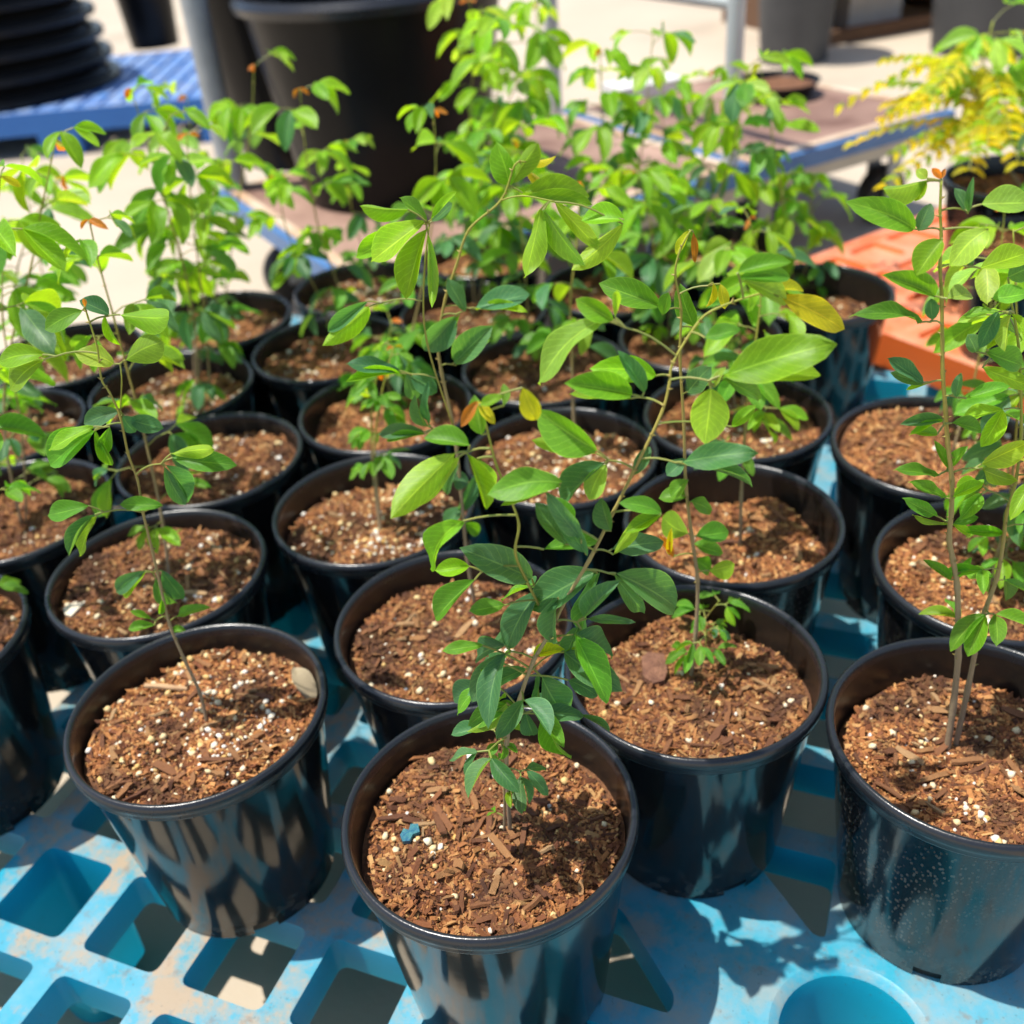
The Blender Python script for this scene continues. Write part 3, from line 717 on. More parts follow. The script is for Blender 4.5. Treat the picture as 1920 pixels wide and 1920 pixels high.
PLANT_GROUP = 'potted tree seedlings'
def plant(k, label, stems, seed, authored=(), name='tree_seedling'):
    base = stems[0]['pts'][0]
    e = empty(name, (base.x, base.y, base.z + .004)); tag(e, label, 'seedling', PLANT_GROUP)
    rg = random.Random(seed)
    for st in stems:
        pts = spline(st['pts']); st['sp'] = pts
        add_stem(e, pts, st.get('r0', .0023), st.get('r1', .0008), age=st.get('age', (1, 0)))
        n_ = st.get('nodes', 0); s0, s1 = st.get('span', (.12, 1.0)); ang = rg.uniform(0, 6.28)
        cl = [0.0]
        for a, b_ in zip(pts, pts[1:]): cl.append(cl[-1] + (b_ - a).length)
        for i in range(n_):
            t = s0 + (s1 - s0) * (i + rg.uniform(-.25, .25)) / max(1, n_ - 1); t = min(max(t, .03), .995)
            tgt = t * cl[-1]; j = max(q for q in range(len(cl) - 1) if cl[q] <= tgt)
            nd = pts[j].lerp(pts[j + 1], (tgt - cl[j]) / max(1e-6, cl[j + 1] - cl[j]))
            ang += 2.4 + rg.uniform(-.5, .5); od = Vector((math.cos(ang), math.sin(ang), 0))
            grow = min(1, .38 + 1.5 * t) if t < .8 else 1.15 - (t - .8) * 1.6
            ll = st.get('ll', .032) * grow * rg.uniform(.8, 1.15)
            young = t > .78
            tp = st.get('tp', None)
            if tp is None:
                q = rg.random()
                tp = (0 if q < .75 else 5) if young else ((0 if q < .40 else 1 if q < .75 else 2) if t > .4 else (1 if q < .45 else 2 if q < .85 else 0))
            compound(e, nd, od, st.get('pl', .022) * rg.uniform(.6, 1.3) * (1 if t > .2 else .6), ll, tp, rg, 2 if rg.random() < .62 else 1)
        if st.get('bud', True) and rg.random() < .75:
            tip = pts[-1]; dr = (pts[-1] - pts[-3]).normalized()
            for q in range(2):
                sd = Vector((rg.uniform(-1, 1), rg.uniform(-.6, .2), rg.uniform(-1.2, -.1))).normalized()
                l = rg.uniform(.009, .016); put_leaf(e, tip, tip + (dr * .4 + sd).normalized() * l, l * .42, Vector((0, -.7, .7)), rg.choice((3, 4, 4)), rg)
    # leaves read one by one from the photograph, at their own depth around the stem
    forks = []
    for lf in authored:
        for fk in forks:
            if math.hypot(fk[0][0] - lf[0], fk[0][1] - lf[1]) < 34: fk.append(lf); break
        else: forks.append([lf])
    for fk in forks:
        mx = sum(l[0] for l in fk) / len(fk); my = sum(l[1] for l in fk) / len(fk); best = None
        for st in stems:
            for p in st['sp']:
                q = p - CAM; zc = q.dot(fwd); ux = 960 + F_PX * q.dot(right) / zc; uy = 960 - F_PX * q.dot(upv) / zc
                dd = (ux - mx) ** 2 + ((uy - my) * (1.0 if uy > my - 12 else 2.2)) ** 2
                if best is None or dd < best[0]: best = (dd, p, ux, uy)
        dd, sp3, ux, uy = best
        off = rg.uniform(-.014, .012)
        paths = []; sx, sy = (mx + (ux - mx) * .22, my + (uy - my) * .22)
        fork = upY(sx, sy, sp3.y + off * .9)
        if len(fk) > 1 and (fork - sp3).length > .004: paths.append(arc(sp3, fork, .08 * (fork - sp3).length)); root = fork
        else: root = sp3
        for (bx, by, tx, ty, wpx, tp) in fk:
            b3 = upY(bx, by, sp3.y + off + rg.uniform(-.003, .003)); dist = (b3 - CAM).dot(fwd)
            plen = math.hypot(tx - bx, ty - by) * dist / F_PX
            dy = rg.uniform(-.45, .25) * plen
            t3 = upY(tx, ty, b3.y + dy)
            view = (CAM - b3).normalized()
            nrm = view * rg.uniform(.5, 1.0) + Vector((0, 0, rg.uniform(.2, .75))) + Vector((rg.gauss(-.12, .28), 0, 0))
            if tp in (0, 3) and rg.random() < .35: nrm = -nrm * .6 + Vector((0, 0, .1))
            put_leaf(e, b3, t3, .93 * wpx * dist / F_PX, nrm, tp, rg)
            if .0008 < (b3 - root).length < .13: paths.append(arc(root, b3, .05 * (b3 - root).length))
        if paths: add_petiole(e, paths, .0006)
    return e
def sp_(k, px, lean=.03, **kw): return dict(pts=stem_points(k, px, lean), **kw)

A_L = [(985, 1255, 873, 1297, 52, 2), (950, 1322, 880, 1352, 46, 1), (950, 1318, 890, 1375, 30, 0), (1015, 1268, 1080, 1355, 72, 2), (1010, 1265, 1005, 1350, 30, 2), (1020, 1340, 1052, 1447, 55, 1),
 (965, 1330, 978, 1392, 45, 1), (985, 1335, 1000, 1385, 38, 2), (1065, 1275, 1122, 1300, 45, 2), (1085, 1340, 1150, 1370, 16, 2), (1118, 1072, 985, 1127, 85, 2), (1120, 1075, 1065, 1205, 42, 2), (1155, 1075, 1295, 1135, 86, 2),
 (1152, 1078, 1215, 1165, 36, 2), (1147, 1030, 1246, 1010, 55, 2), (1095, 1157, 1147, 1094, 40, 2), (1100, 1160, 1187, 1163, 20, 2), (1090, 1180, 1112, 1258, 50, 1), (1085, 1175, 1052, 1237, 36, 2),
 (1045, 1120, 1025, 1212, 52, 2), (1010, 1108, 935, 1215, 66, 2), (945, 1135, 883, 1143, 38, 1), (997, 1085, 898, 1033, 72, 2), (890, 1087, 797, 1155, 60, 1), (868, 977, 761, 1060, 76, 0), (880, 1062, 818, 1066, 40, 0),
 (853, 850, 742, 955, 72, 0), (858, 858, 760, 960, 38, 0), (880, 835, 797, 812, 50, 1), (875, 850, 922, 957, 40, 0), (895, 860, 935, 937, 32, 5), (980, 727, 1010, 792, 45, 3), (903, 815, 887, 745, 40, 1), (945, 760, 948, 722, 22, 5), (900, 760, 935, 740, 24, 0),
 (1120, 845, 1010, 778, 76, 1), (1118, 850, 995, 826, 32, 0), (1052, 905, 933, 905, 70, 1), (1050, 912, 945, 930, 32, 0), (1133, 868, 1040, 942, 62, 2), (1137, 870, 1103, 937, 50, 5), (1185, 740, 1075, 712, 62, 1), (1183, 747, 1068, 728, 28, 0),
 (1208, 735, 1178, 668, 36, 2), (1230, 705, 1130, 682, 60, 0), (1128, 600, 983, 690, 78, 5), (1150, 600, 1080, 563, 46, 0), (1153, 595, 1157, 540, 18, 0), (1357, 705, 1556, 635, 98, 0), (1357, 703, 1541, 698, 64, 0),
 (1462, 555, 1594, 615, 62, 3), (1440, 545, 1512, 531, 32, 3), (1436, 548, 1440, 495, 24, 3), (1383, 512, 1476, 478, 46, 1), (1387, 522, 1488, 508, 46, 1), (1390, 527, 1492, 556, 62, 5), (1333, 728, 1330, 817, 86, 0), (1372, 800, 1411, 763, 28, 0), (1340, 725, 1352, 690, 22, 5),
 (1355, 710, 1450, 736, 52, 1), (1280, 866, 1411, 842, 60, 2), (1290, 872, 1437, 893, 24, 2), (1322, 633, 1382, 610, 36, 1), (1240, 962, 1180, 935, 40, 1), (1240, 965, 1175, 990, 34, 0), (1090, 1010, 1030, 940, 40, 2), (1065, 985, 1035, 940, 60, 1), (1060, 1020, 1010, 945, 45, 2),
 (1020, 1030, 1125, 1000, 44, 1), (1100, 1040, 1040, 950, 40, 2), (1145, 995, 1125, 940, 42, 2), (1190, 890, 1215, 840, 30, 2), (1150, 1040, 1200, 975, 30, 0), (905, 1210, 832, 1215, 30, 1), (1000, 1230, 1050, 1215, 30, 3), (930, 1240, 900, 1260, 26, 0)]
plant('A', 'tall seedling leaning over from the pot with the blue scrap, large blue-green leaflets', [
    sp_('A', [(957, 1570), (950, 1397), (975, 1310), (1000, 1240), (1035, 1180), (1055, 1135), (1105, 1050), (1150, 960), (1190, 880), (1240, 775), (1255, 720), (1262, 680), (1305, 610), (1340, 580), (1427, 550), (1460, 556)], -.014, r0=.0021, r1=.0007, bud=False, nodes=10, span=(.17, .46), ll=.036, pl=.018, tp=2),
    sp_('A', [(946, 1566), (945, 1447), (938, 1345), (915, 1330)], 0, r0=.0016, r1=.0007, nodes=5, ll=.014, pl=.008, tp=1, bud=False),
    dict(pts=[upY(1035, 1180, .455), upY(985, 1085, 0.455), upY(966, 1035, 0.450), upY(973, 985, 0.445), upY(957, 935, 0.445), upY(930, 870, 0.445), upY(912, 800, 0.445), upY(896, 752, 0.445)], r0=.0013, r1=.0007, age=(.4, 0), bud=True)],
    11, A_L)
J_L = [(795, 415, 690, 482, 78, 0), (800, 430, 743, 555, 66, 0), (770, 420, 660, 482, 42, 0), (803, 440, 817, 575, 24, 0), (765, 393, 672, 393, 36, 0), (800, 412, 755, 367, 36, 1), (808, 412, 853, 358, 20, 0), (810, 415, 846, 380, 36, 2),
 (955, 350, 930, 285, 52, 0), (960, 345, 1012, 268, 42, 0), (985, 302, 1046, 308, 20, 3), (985, 315, 1036, 366, 20, 3), (980, 362, 1116, 340, 58, 0), (985, 368, 1113, 380, 38, 0), (1040, 378, 1123, 463, 36, 0), (1013, 393, 993, 519, 50, 0), (1020, 393, 1084, 496, 42, 0),
 (692, 575, 612, 646, 46, 0), (690, 565, 607, 620, 34, 2), (855, 592, 795, 662, 62, 2), (862, 590, 838, 664, 20, 1), (852, 680, 915, 618, 56, 2), (855, 685, 917, 632, 26, 1), (872, 583, 845, 525, 36, 2), (892, 577, 987, 540, 56, 2), (892, 580, 985, 576, 28, 0),
 (748, 695, 657, 675, 38, 2), (750, 700, 650, 707, 26, 0), (762, 700, 783, 753, 36, 2), (770, 705, 821, 733, 46, 2), (805, 800, 770, 755, 30, 2), (806, 800, 790, 728, 24, 2), (797, 810, 708, 812, 36, 2), (798, 814, 720, 820, 22, 1), (1170, 412, 1092, 403, 55, 0), (1168, 420, 1083, 508, 46, 0),
 (880, 905, 850, 900, 40, 2), (870, 950, 830, 985, 40, 2), (860, 960, 900, 900, 30, 2), (870, 980, 905, 1000, 30, 1), (860, 870, 830, 930, 34, 2)]
plant('J', 'seedling with yellow-green top leaflets, rising from the pot behind the one with the blue scrap', [
    sp_('J', [(890, 1135), (875, 1040), (862, 900), (850, 800), (828, 700), (822, 640), (835, 560), (855, 500), (880, 430), (940, 375), (965, 310), (985, 303)], .02, r0=.0025, r1=.0009, bud=False),
    dict(pts=[upY(940, 375, .675), upY(980, 367, .672), upY(1040, 378, .665)], r0=.0008, r1=.0006, age=(.2, 0), bud=False),
    dict(pts=[upY(850, 800, .66), upY(800, 640, .665), upY(795, 520, .67), upY(805, 420, .67)], r0=.0011, r1=.0007, age=(.4, 0), bud=False)], 12, J_L)
K_L = [(1290, 735, 1325, 690, 52, 2), (1240, 575, 1133, 525, 62, 1), (1242, 590, 1252, 550, 30, 1), (1303, 615, 1270, 545, 46, 1), (1292, 432, 1266, 476, 20, 3), (1300, 435, 1305, 494, 16, 4), (1337, 530, 1332, 582, 18, 3), (1350, 532, 1363, 578, 24, 3),
 (1290, 1000, 1240, 970, 62, 0), (1305, 1005, 1372, 990, 48, 1), (1300, 1020, 1362, 1030, 36, 1), (1330, 1070, 1378, 1060, 42, 0), (1300, 1050, 1337, 1070, 40, 1), (1290, 900, 1255, 930, 40, 1), (1295, 940, 1340, 955, 40, 1), (1290, 930, 1240, 925, 40, 1), (1285, 860, 1250, 890, 36, 2), (1262, 1045, 1245, 1010, 18, 4), (1255, 1040, 1258, 1000, 14, 3)]
plant('K', 'slender seedling with small leaflets low on its twin stems, beside the bark slab', [
    sp_('K', [(1295, 1275), (1305, 1180), (1308, 1090), (1297, 1005), (1286, 910), (1282, 790), (1275, 670), (1277, 580), (1266, 515), (1275, 470), (1295, 432)], .02, r0=.0025, r1=.0008, nodes=0, bud=False),
    sp_('K', [(1310, 1272), (1322, 1220), (1325, 1180)], 0, r0=.0014, r1=.0006, nodes=6, span=(.35, 1), ll=.016, pl=.010, tp=1, bud=False),
    sp_('K', [(1303, 1190), (1330, 1150), (1350, 1125)], 0, r0=.0009, r1=.0005, nodes=5, span=(.3, 1), ll=.015, pl=.010, tp=1, bud=False)], 13, K_L)
B_L = [(82, 675, 5, 722, 72, 0), (80, 665, -10, 668, 52, 0), (155, 582, 80, 615, 46, 1), (225, 590, 339, 606, 58, 0), (236, 675, 308, 640, 62, 0), (213, 683, 155, 655, 52, 5), (197, 590, 218, 656, 18, 0), (205, 590, 150, 560, 40, 2), (177, 808, 78, 873, 72, 1), (175, 800, 85, 835, 40, 0),
 (206, 800, 190, 860, 32, 1), (178, 805, 206, 882, 26, 1), (324, 858, 431, 866, 48, 1), (322, 850, 420, 845, 30, 0), (308, 875, 347, 950, 36, 2), (310, 872, 376, 940, 46, 2), (166, 948, 84, 964, 46, 1), (178, 965, 116, 1037, 30, 2), (179, 968, 135, 1046, 30, 0),
 (305, 948, 224, 944, 32, 1), (272, 1070, 204, 1116, 36, 2), (273, 1073, 214, 1128, 26, 0), (292, 1085, 329, 1140, 36, 2), (303, 1070, 346, 1130, 36, 2), (332, 1155, 372, 1133, 24, 1), (290, 1172, 238, 1176, 24, 1), (282, 1160, 247, 1145, 16, 1), (322, 1185, 345, 1180, 18, 1), (300, 1150, 305, 1130, 14, 1),
 (225, 770, 150, 790, 44, 2), (230, 780, 255, 810, 40, 2), (240, 785, 300, 800, 40, 2), (160, 575, 157, 560, 10, 4)]
plant('B', 'thin curved seedling with sparse drooping leaflets, above the dry leaf and twig', [
    sp_('B', [(390, 1368), (375, 1300), (345, 1235), (318, 1170), (300, 1095), (285, 1030), (268, 960), (258, 900), (240, 850), (225, 780), (205, 735), (190, 710), (182, 650), (165, 595), (158, 572)], .03, r0=.0019, r1=.0007, bud=False),
    dict(pts=[upY(225, 780, .61), upY(228, 720, .61), upY(227, 695, .61)], r0=.0008, r1=.0006, age=(.3, 0), bud=False)], 14, B_L)
M_L = [(1738, 338, 1647, 371, 52, 0), (1738, 340, 1714, 375, 26, 0), (1738, 335, 1722, 318, 24, 5), (1715, 430, 1628, 378, 62, 1), (1722, 432, 1743, 384, 36, 2), (1767, 450, 1717, 511, 60, 0), (1840, 383, 1936, 365, 66, 5), (1815, 400, 1793, 353, 28, 2), (1816, 398, 1820, 345, 16, 2),
 (1822, 498, 1803, 445, 40, 2), (1853, 430, 1790, 482, 62, 5), (1838, 503, 1936, 460, 62, 0), (1752, 555, 1671, 514, 46, 1), (1776, 560, 1829, 538, 46, 5), (1725, 605, 1640, 561, 42, 1), (1748, 600, 1745, 562, 30, 2), (1730, 720, 1676, 697, 32, 2), (1730, 718, 1671, 670, 36, 2), (1745, 717, 1699, 728, 12, 0),
 (1793, 745, 1797, 706, 22, 2), (1812, 747, 1889, 715, 34, 1), (1830, 660, 1818, 628, 40, 2), (1850, 655, 1881, 626, 18, 0), (1848, 660, 1936, 682, 56, 1), (1842, 690, 1931, 722, 38, 0), (1768, 787, 1696, 790, 28, 2), (1768, 789, 1712, 800, 18, 0), (1785, 793, 1854, 797, 38, 1), (1757, 815, 1713, 807, 26, 1),
 (1777, 877, 1763, 835, 20, 1), (1782, 877, 1809, 837, 26, 1), (1758, 892, 1687, 875, 30, 1), (1772, 933, 1717, 902, 28, 1), (1787, 932, 1843, 904, 28, 0), (1755, 967, 1704, 940, 30, 1), (1780, 982, 1708, 970, 14, 0), (1785, 983, 1824, 1004, 20, 0), (1788, 982, 1831, 967, 24, 1), (1880, 1000, 1814, 990, 24, 1),
 (1782, 1087, 1742, 1052, 22, 1), (1798, 1083, 1818, 1046, 17, 1), (1765, 335, 1748, 316, 16, 4), (1765, 335, 1772, 318, 10, 4), (1840, 870, 1930, 840, 50, 0), (1842, 880, 1895, 905, 40, 0), (1870, 600, 1930, 630, 40, 1), (1850, 590, 1800, 600, 26, 5), (1860, 560, 1925, 540, 46, 1), (1890, 520, 1930, 500, 46, 2)]
plant('M', 'twin-stemmed seedling rising from the water-spotted pot, tall pale woody stems', [
    sp_('M', [(1775, 1412), (1788, 1320), (1797, 1230), (1797, 1180), (1795, 1100), (1787, 1050), (1780, 1010), (1784, 960), (1785, 900), (1777, 830), (1773, 770), (1768, 700), (1767, 640), (1766, 560), (1763, 500), (1765, 440), (1763, 395), (1765, 340)], .03, r0=.0034, r1=.0010, bud=False),
    sp_('M', [(1790, 1405), (1815, 1290), (1835, 1190), (1847, 1145), (1870, 1080), (1882, 1010), (1888, 960), (1905, 900), (1915, 800), (1910, 650), (1895, 560)], .03, r0=.0030, r1=.0009, nodes=12, span=(.28, .98), ll=.026, pl=.014)], 15, M_L)

DENSE = ('AA', 'Z', 'BB', 'CC', 'DD', 'T', 'Q')
BACK = 'bushy green seedling in the packed pots on the blue pallet'
def auto(k, label, paths, seed, nodes=13, ll=.034, r0=.0022, lean=.03, **kw):
    if k not in 'ILNOCR' or len(k) > 1: nodes = int(nodes * (1.32 if k in DENSE else .95)); ll *= 1.12
    plant(k, label, [sp_(k, p, lean, r0=r0 * (1 if i == 0 else .8), nodes=nodes if i == 0 else int(nodes * .8), ll=ll, **kw) for i, p in enumerate(paths)], seed)
auto('I', 'small fine-leaved seedling with a bare lower stem among cream prills', [[(716, 1008), (705, 900), (703, 830), (715, 740), (738, 650)], [(713, 1006), (699, 880), (697, 760), (712, 690)]], 21, 11, .020, .0024, span=(.38, 1), pl=.011, tp=1)
auto('C', 'lanky seedling with a long bare stem, growing beside the pale wood shard', [[(318, 1088), (305, 980), (285, 880), (262, 780), (235, 680), (212, 590), (187, 500), (167, 412)]], 22, 13, .036)
auto('L', 'seedling with a straight woody stem in deep dark soil', [[(1388, 1030), (1390, 930), (1395, 840), (1402, 740), (1420, 620), (1430, 520)]], 23, 12, .034, .0026, span=(.35, 1))
auto('N', 'seedling beside the water-spotted pot, hidden behind its stems', [[(1855, 1112), (1870, 1040), (1890, 960), (1902, 850), (1912, 700), (1905, 560), (1900, 430)], [(1865, 1112), (1895, 1000), (1925, 880), (1935, 700)]], 24, 14, .034, .0026)
auto('O', 'seedling with a grey stem in the brim-full pot beside the orange pallet', [[(1785, 852), (1800, 800), (1820, 740), (1842, 640), (1872, 500), (1885, 380)]], 25, 12, .036)
auto('D', 'leafy seedling in the pot beside the wood-shard pot', [[(-40, 1190), (-30, 900), (-15, 600), (0, 330)]], 26, 13, .038)
auto('E', 'twin-stemmed leafy seedling in the smooth brown soil behind the wood-shard pot', [[(42, 988), (15, 860), (8, 740), (30, 600), (58, 500), (80, 380), (105, 262)], [(50, 985), (40, 800), (5, 600), (10, 420)]], 27, 14, .036)
auto('F', 'dense twin-stemmed seedling in pebbly dark soil behind the wood-shard pot', [[(372, 815), (370, 700), (364, 600), (340, 480), (310, 380), (293, 300), (320, 215)], [(396, 812), (392, 700), (380, 560), (360, 400), (350, 250)]], 28, 15, .036)
auto('G', 'seedling in the pot behind the pebbly dark soil pot', [[(365, 720), (360, 620), (338, 480), (300, 350), (265, 230), (245, 165)], [(372, 718), (385, 560), (390, 420), (410, 330)]], 29, 13, .038)
auto('S', BACK, [[(410, 605), (395, 450), (370, 330), (350, 180)], [(418, 602), (440, 420), (470, 240), (476, 120)]], 30, 12, .038)
auto('U', BACK, [[(110, 668), (90, 560), (60, 420), (40, 290)]], 31, 12, .038)
auto('V', BACK, [[(60, 805), (40, 640), (30, 520), (70, 400), (120, 330)]], 32, 13, .036)
auto('W', 'slim seedling between the orange-brown soil pot and the trolley corner', [[(640, 668), (640, 560), (600, 440), (575, 300), (562, 165)], [(632, 666), (600, 560), (540, 440), (520, 330)]], 33, 13, .036)
auto('Y', BACK, [[(700, 560), (690, 490), (665, 420), (650, 330), (640, 268)]], 34, 12, .034)
auto('H', 'seedling tipped with a copper-red leaf pair above yellow-green leaflets', [[(742, 762), (752, 690), (778, 600), (800, 490), (814, 380), (817, 290), (812, 205)], [(735, 760), (725, 680), (735, 600)]], 35, 11, .040, span=(.1, .97))
auto('Q', 'seedling beside the copper-tipped one, on the side of the orange pallet', [[(1000, 690), (992, 620), (985, 520), (975, 400), (960, 260)]], 36, 13, .038)
auto('R', 'seedling with a thick bare lower stem between the cream-prill and dark soil pots', [[(1080, 855), (1075, 770), (1072, 650), (1070, 560), (1082, 450), (1088, 340)]], 37, 10, .036, .0028, span=(.4, 1))
auto('P', 'seedling directly behind the one with the straight woody stem', [[(1385, 800), (1395, 740), (1410, 650), (1432, 540), (1405, 410)], [(1380, 798), (1370, 700), (1340, 600), (1330, 480)]], 38, 13, .034)
auto('AA', BACK, [[(890, 578), (885, 470), (900, 350), (930, 200), (945, 40)], [(895, 576), (930, 420), (980, 280), (990, 150)]], 39, 15, .040)
auto('Z', 'tall dense seedling right in front of the thick-rimmed black tub', [[(890, 475), (905, 300), (985, 120), (1010, 5)], [(900, 475), (880, 260), (890, 90), (880, 0)]], 40, 15, .042)
auto('BB', BACK, [[(1150, 545), (1140, 420), (1130, 250), (1125, 90)], [(1158, 545), (1190, 380), (1210, 220), (1225, 60)]], 41, 16, .040)
auto('CC', 'twin-stemmed seedling at the pallet corner nearest the rusty trolley', [[(1300, 470), (1310, 350), (1330, 220), (1340, 130)], [(1308, 470), (1260, 330), (1240, 200), (1250, 110)]], 42, 14, .038)
auto('DD', BACK, [[(1250, 650), (1268, 540), (1330, 400), (1372, 290), (1405, 120)], [(1245, 648), (1230, 520), (1220, 420), (1190, 320)]], 43, 15, .038)
auto('T', 'seedling growing from the half-filled pot next to the orange pallet', [[(1490, 565), (1478, 450), (1462, 340), (1445, 240), (1425, 120)], [(1497, 565), (1520, 440), (1520, 330)]], 44, 13, .036)

# ------------------------------------------------------------------ orange pallet on a grey timber pallet, with tall pots
OR = math.atan2(-.85, .53)
oc = upz(1610, 600, .2)
op = empty('plastic_pallet', (0, 0, 0), 0); tag(op, 'orange plastic pallet stacked on a grey timber pallet', 'pallet', 'plastic pallets')
u_ = Vector((.53, -.85, 0)); v_ = Vector((.85, .53, 0)); org = Vector((oc.x, oc.y, 0)) - u_ * .16
mt = Matrix(((v_.x, -u_.x, 0, org.x), (v_.y, -u_.y, 0, org.y), (0, 0, 1, 0), (0, 0, 0, 1)))
lat = lattice(8, 9, PIT / 2, -8 * PIT, .070, .2, .03, lambda x, y: False, lambda x, y: [], lambda i, j: True, None, .007)
lat.v = [tuple(mt @ Vector(p)) for p in lat.v]
lat.build('deck', M['orange'], op, angle=30)
s_ = MB(); W_, D_ = 8 * PIT, 9 * PIT; yb = -8.5 * PIT
for lo, hi in (((-.014, yb, .150), (0, yb + D_, .2015)), ((W_, yb, .150), (W_ + .014, yb + D_, .2015)), ((-.014, yb - .014, .150), (W_ + .014, yb, .2015)), ((-.014, yb + D_, .150), (W_ + .014, yb + D_ + .014, .2015))):
    s_.box(lo, hi, mt)
s_.build('edge_skirt', M['orange'], op, smooth=False)
wp = empty('timber_pallet', (org.x, org.y, 0)); tag(wp, 'weathered grey timber pallet under the orange pallet', 'pallet')
for q in range(9):
    b_ = MB(); y_ = yb + .005 + q * (D_ - .08) / 8
    b_.box((.004, y_, .018), (W_ - .004, y_ + .07, .149), mt); o = b_.build('board', M['grey_wood'], smooth=False); wparent(o, wp)
for q in (.02, .5, .9):
    b_ = MB(); b_.box((W_ * q, yb + .01, 0), (W_ * q + .07, yb + D_ - .01, .0175), mt); o = b_.build('runner', M['grey_wood'], smooth=False); wparent(o, wp)
def row_of(p):
    q = p - CAM; return 960 - F_PX * q.dot(upv) / q.dot(fwd)
def tall_pot(px, py, rim_y, zb, r_, label, seed, mtl='pot'):
    c = upz(px, py, zb); h = .12
    while row_of(c + Vector((0, 0, h))) > rim_y and h < .5: h += .004
    e = empty('nursery_pot', (c.x, c.y, zb)); tag(e, label, 'pot', 'black nursery pots')
    a = MB(); a.lathe([(r_ * .76, 0), (r_ * .93, h * .92), (r_ * .94, h - .004)], 56, True); a.build('wall', M[mtl], e)
    a = MB(); a.lathe([(r_ * .95, h - .014), (r_, h - .012), (r_ * 1.005, h - .005), (r_ * .985, h), (r_ * .95, h), (r_ * .93, h - .006), (r_ * .9, h - .05)], 56); a.build('rim', M['rim'], e)
    so = new_obj('soil', VAR[seed % 5][0], e); so.location = (0, 0, h - .022); q = r_ * .915 / SOIL_R; so.scale = (q, q, 1)
    x = new_obj('loose_mix', VAR[seed % 5][1], so); x['kind'] = 'stuff'
    return e, Vector((c.x, c.y, zb + h - .024))
ta, ca = tall_pot(1882, 545, 333, .2005, .115, 'black pot of reddish soil on the orange pallet, holding the yellow feathery plant', 1)
tb, cb = tall_pot(1905, 655, 455, .2005, .098, 'black pot on the orange pallet in front of the yellow feathery plant', 2)
# feathery yellow plant
fp = empty('feathery_plant', (ca.x, ca.y, ca.z + .004)); tag(fp, 'yellow-green feathery plant with pinnate fronds in the pot on the orange pallet', 'plant')
rg = random.Random(77)
fst = [ca.copy(), upY(1862, 262, ca.y), upY(1835, 170, ca.y + .01), upY(1862, 40, ca.y + .02)]
add_stem(fp, spline(fst), .004, .0015)
lf_me = LEAVES[2]
for k in range(36):
    t = rg.uniform(.15, 1); p = fst[1].lerp(fst[2], t) if k % 3 else fst[2].lerp(fst[3], t); a = k * 2.4 + rg.uniform(-.3, .3)
    d = Vector((math.cos(a), math.sin(a), rg.uniform(-.1, .55))).normalized(); ln = rg.uniform(.10, .2)
    path = [p + d * ln * q / 6 + Vector((0, 0, -.35 * ln * (q / 6) ** 2)) for q in range(7)]
    add_petiole(fp, [path], .0009); side = d.cross(Vector((0, 0, 1))).normalized()
    for q in range(10):
        tt = .15 + .85 * q / 9; i = min(5, int(tt * 6)); b3 = path[i].lerp(path[i + 1], tt * 6 - i)
        for sgn in (-1, 1):
            dd = (side * sgn + d * .45 + Vector((0, 0, -.15))).normalized(); l = .027 * (1 - .35 * abs(tt - .5))
            put_leaf(fp, b3, b3 + dd * l, l * .4, Vector((rg.gauss(0, .2), -.3, 1)), rg.choice((0, 3, 3, 3, 5)), rg, lf_me)
for k in range(9):
    t = k / 8; p = fst[1].lerp(fst[2], t * 2) if t < .5 else fst[2].lerp(fst[3], t * 2 - 1); a = k * 2.4
    compound(fp, p, Vector((math.cos(a), math.sin(a), 0)), .035, .052, rg.choice((0, 1, 5, 0)), rg, 2 if k % 2 else 1)
plant('TB', 'green seedling in the pot on the orange pallet before the yellow feathery plant',
      [dict(pts=[cb.copy(), Vector((cb.x + .01, cb.y, .5)), Vector((cb.x + .005, cb.y, .58)), Vector((cb.x + .02, cb.y, .70))], nodes=16, ll=.04, r0=.0028),
       dict(pts=[cb + Vector((.01, 0, 0)), Vector((cb.x + .05, cb.y + .02, .5)), Vector((cb.x + .06, cb.y, .64))], nodes=10, ll=.04, r0=.002)], 45)

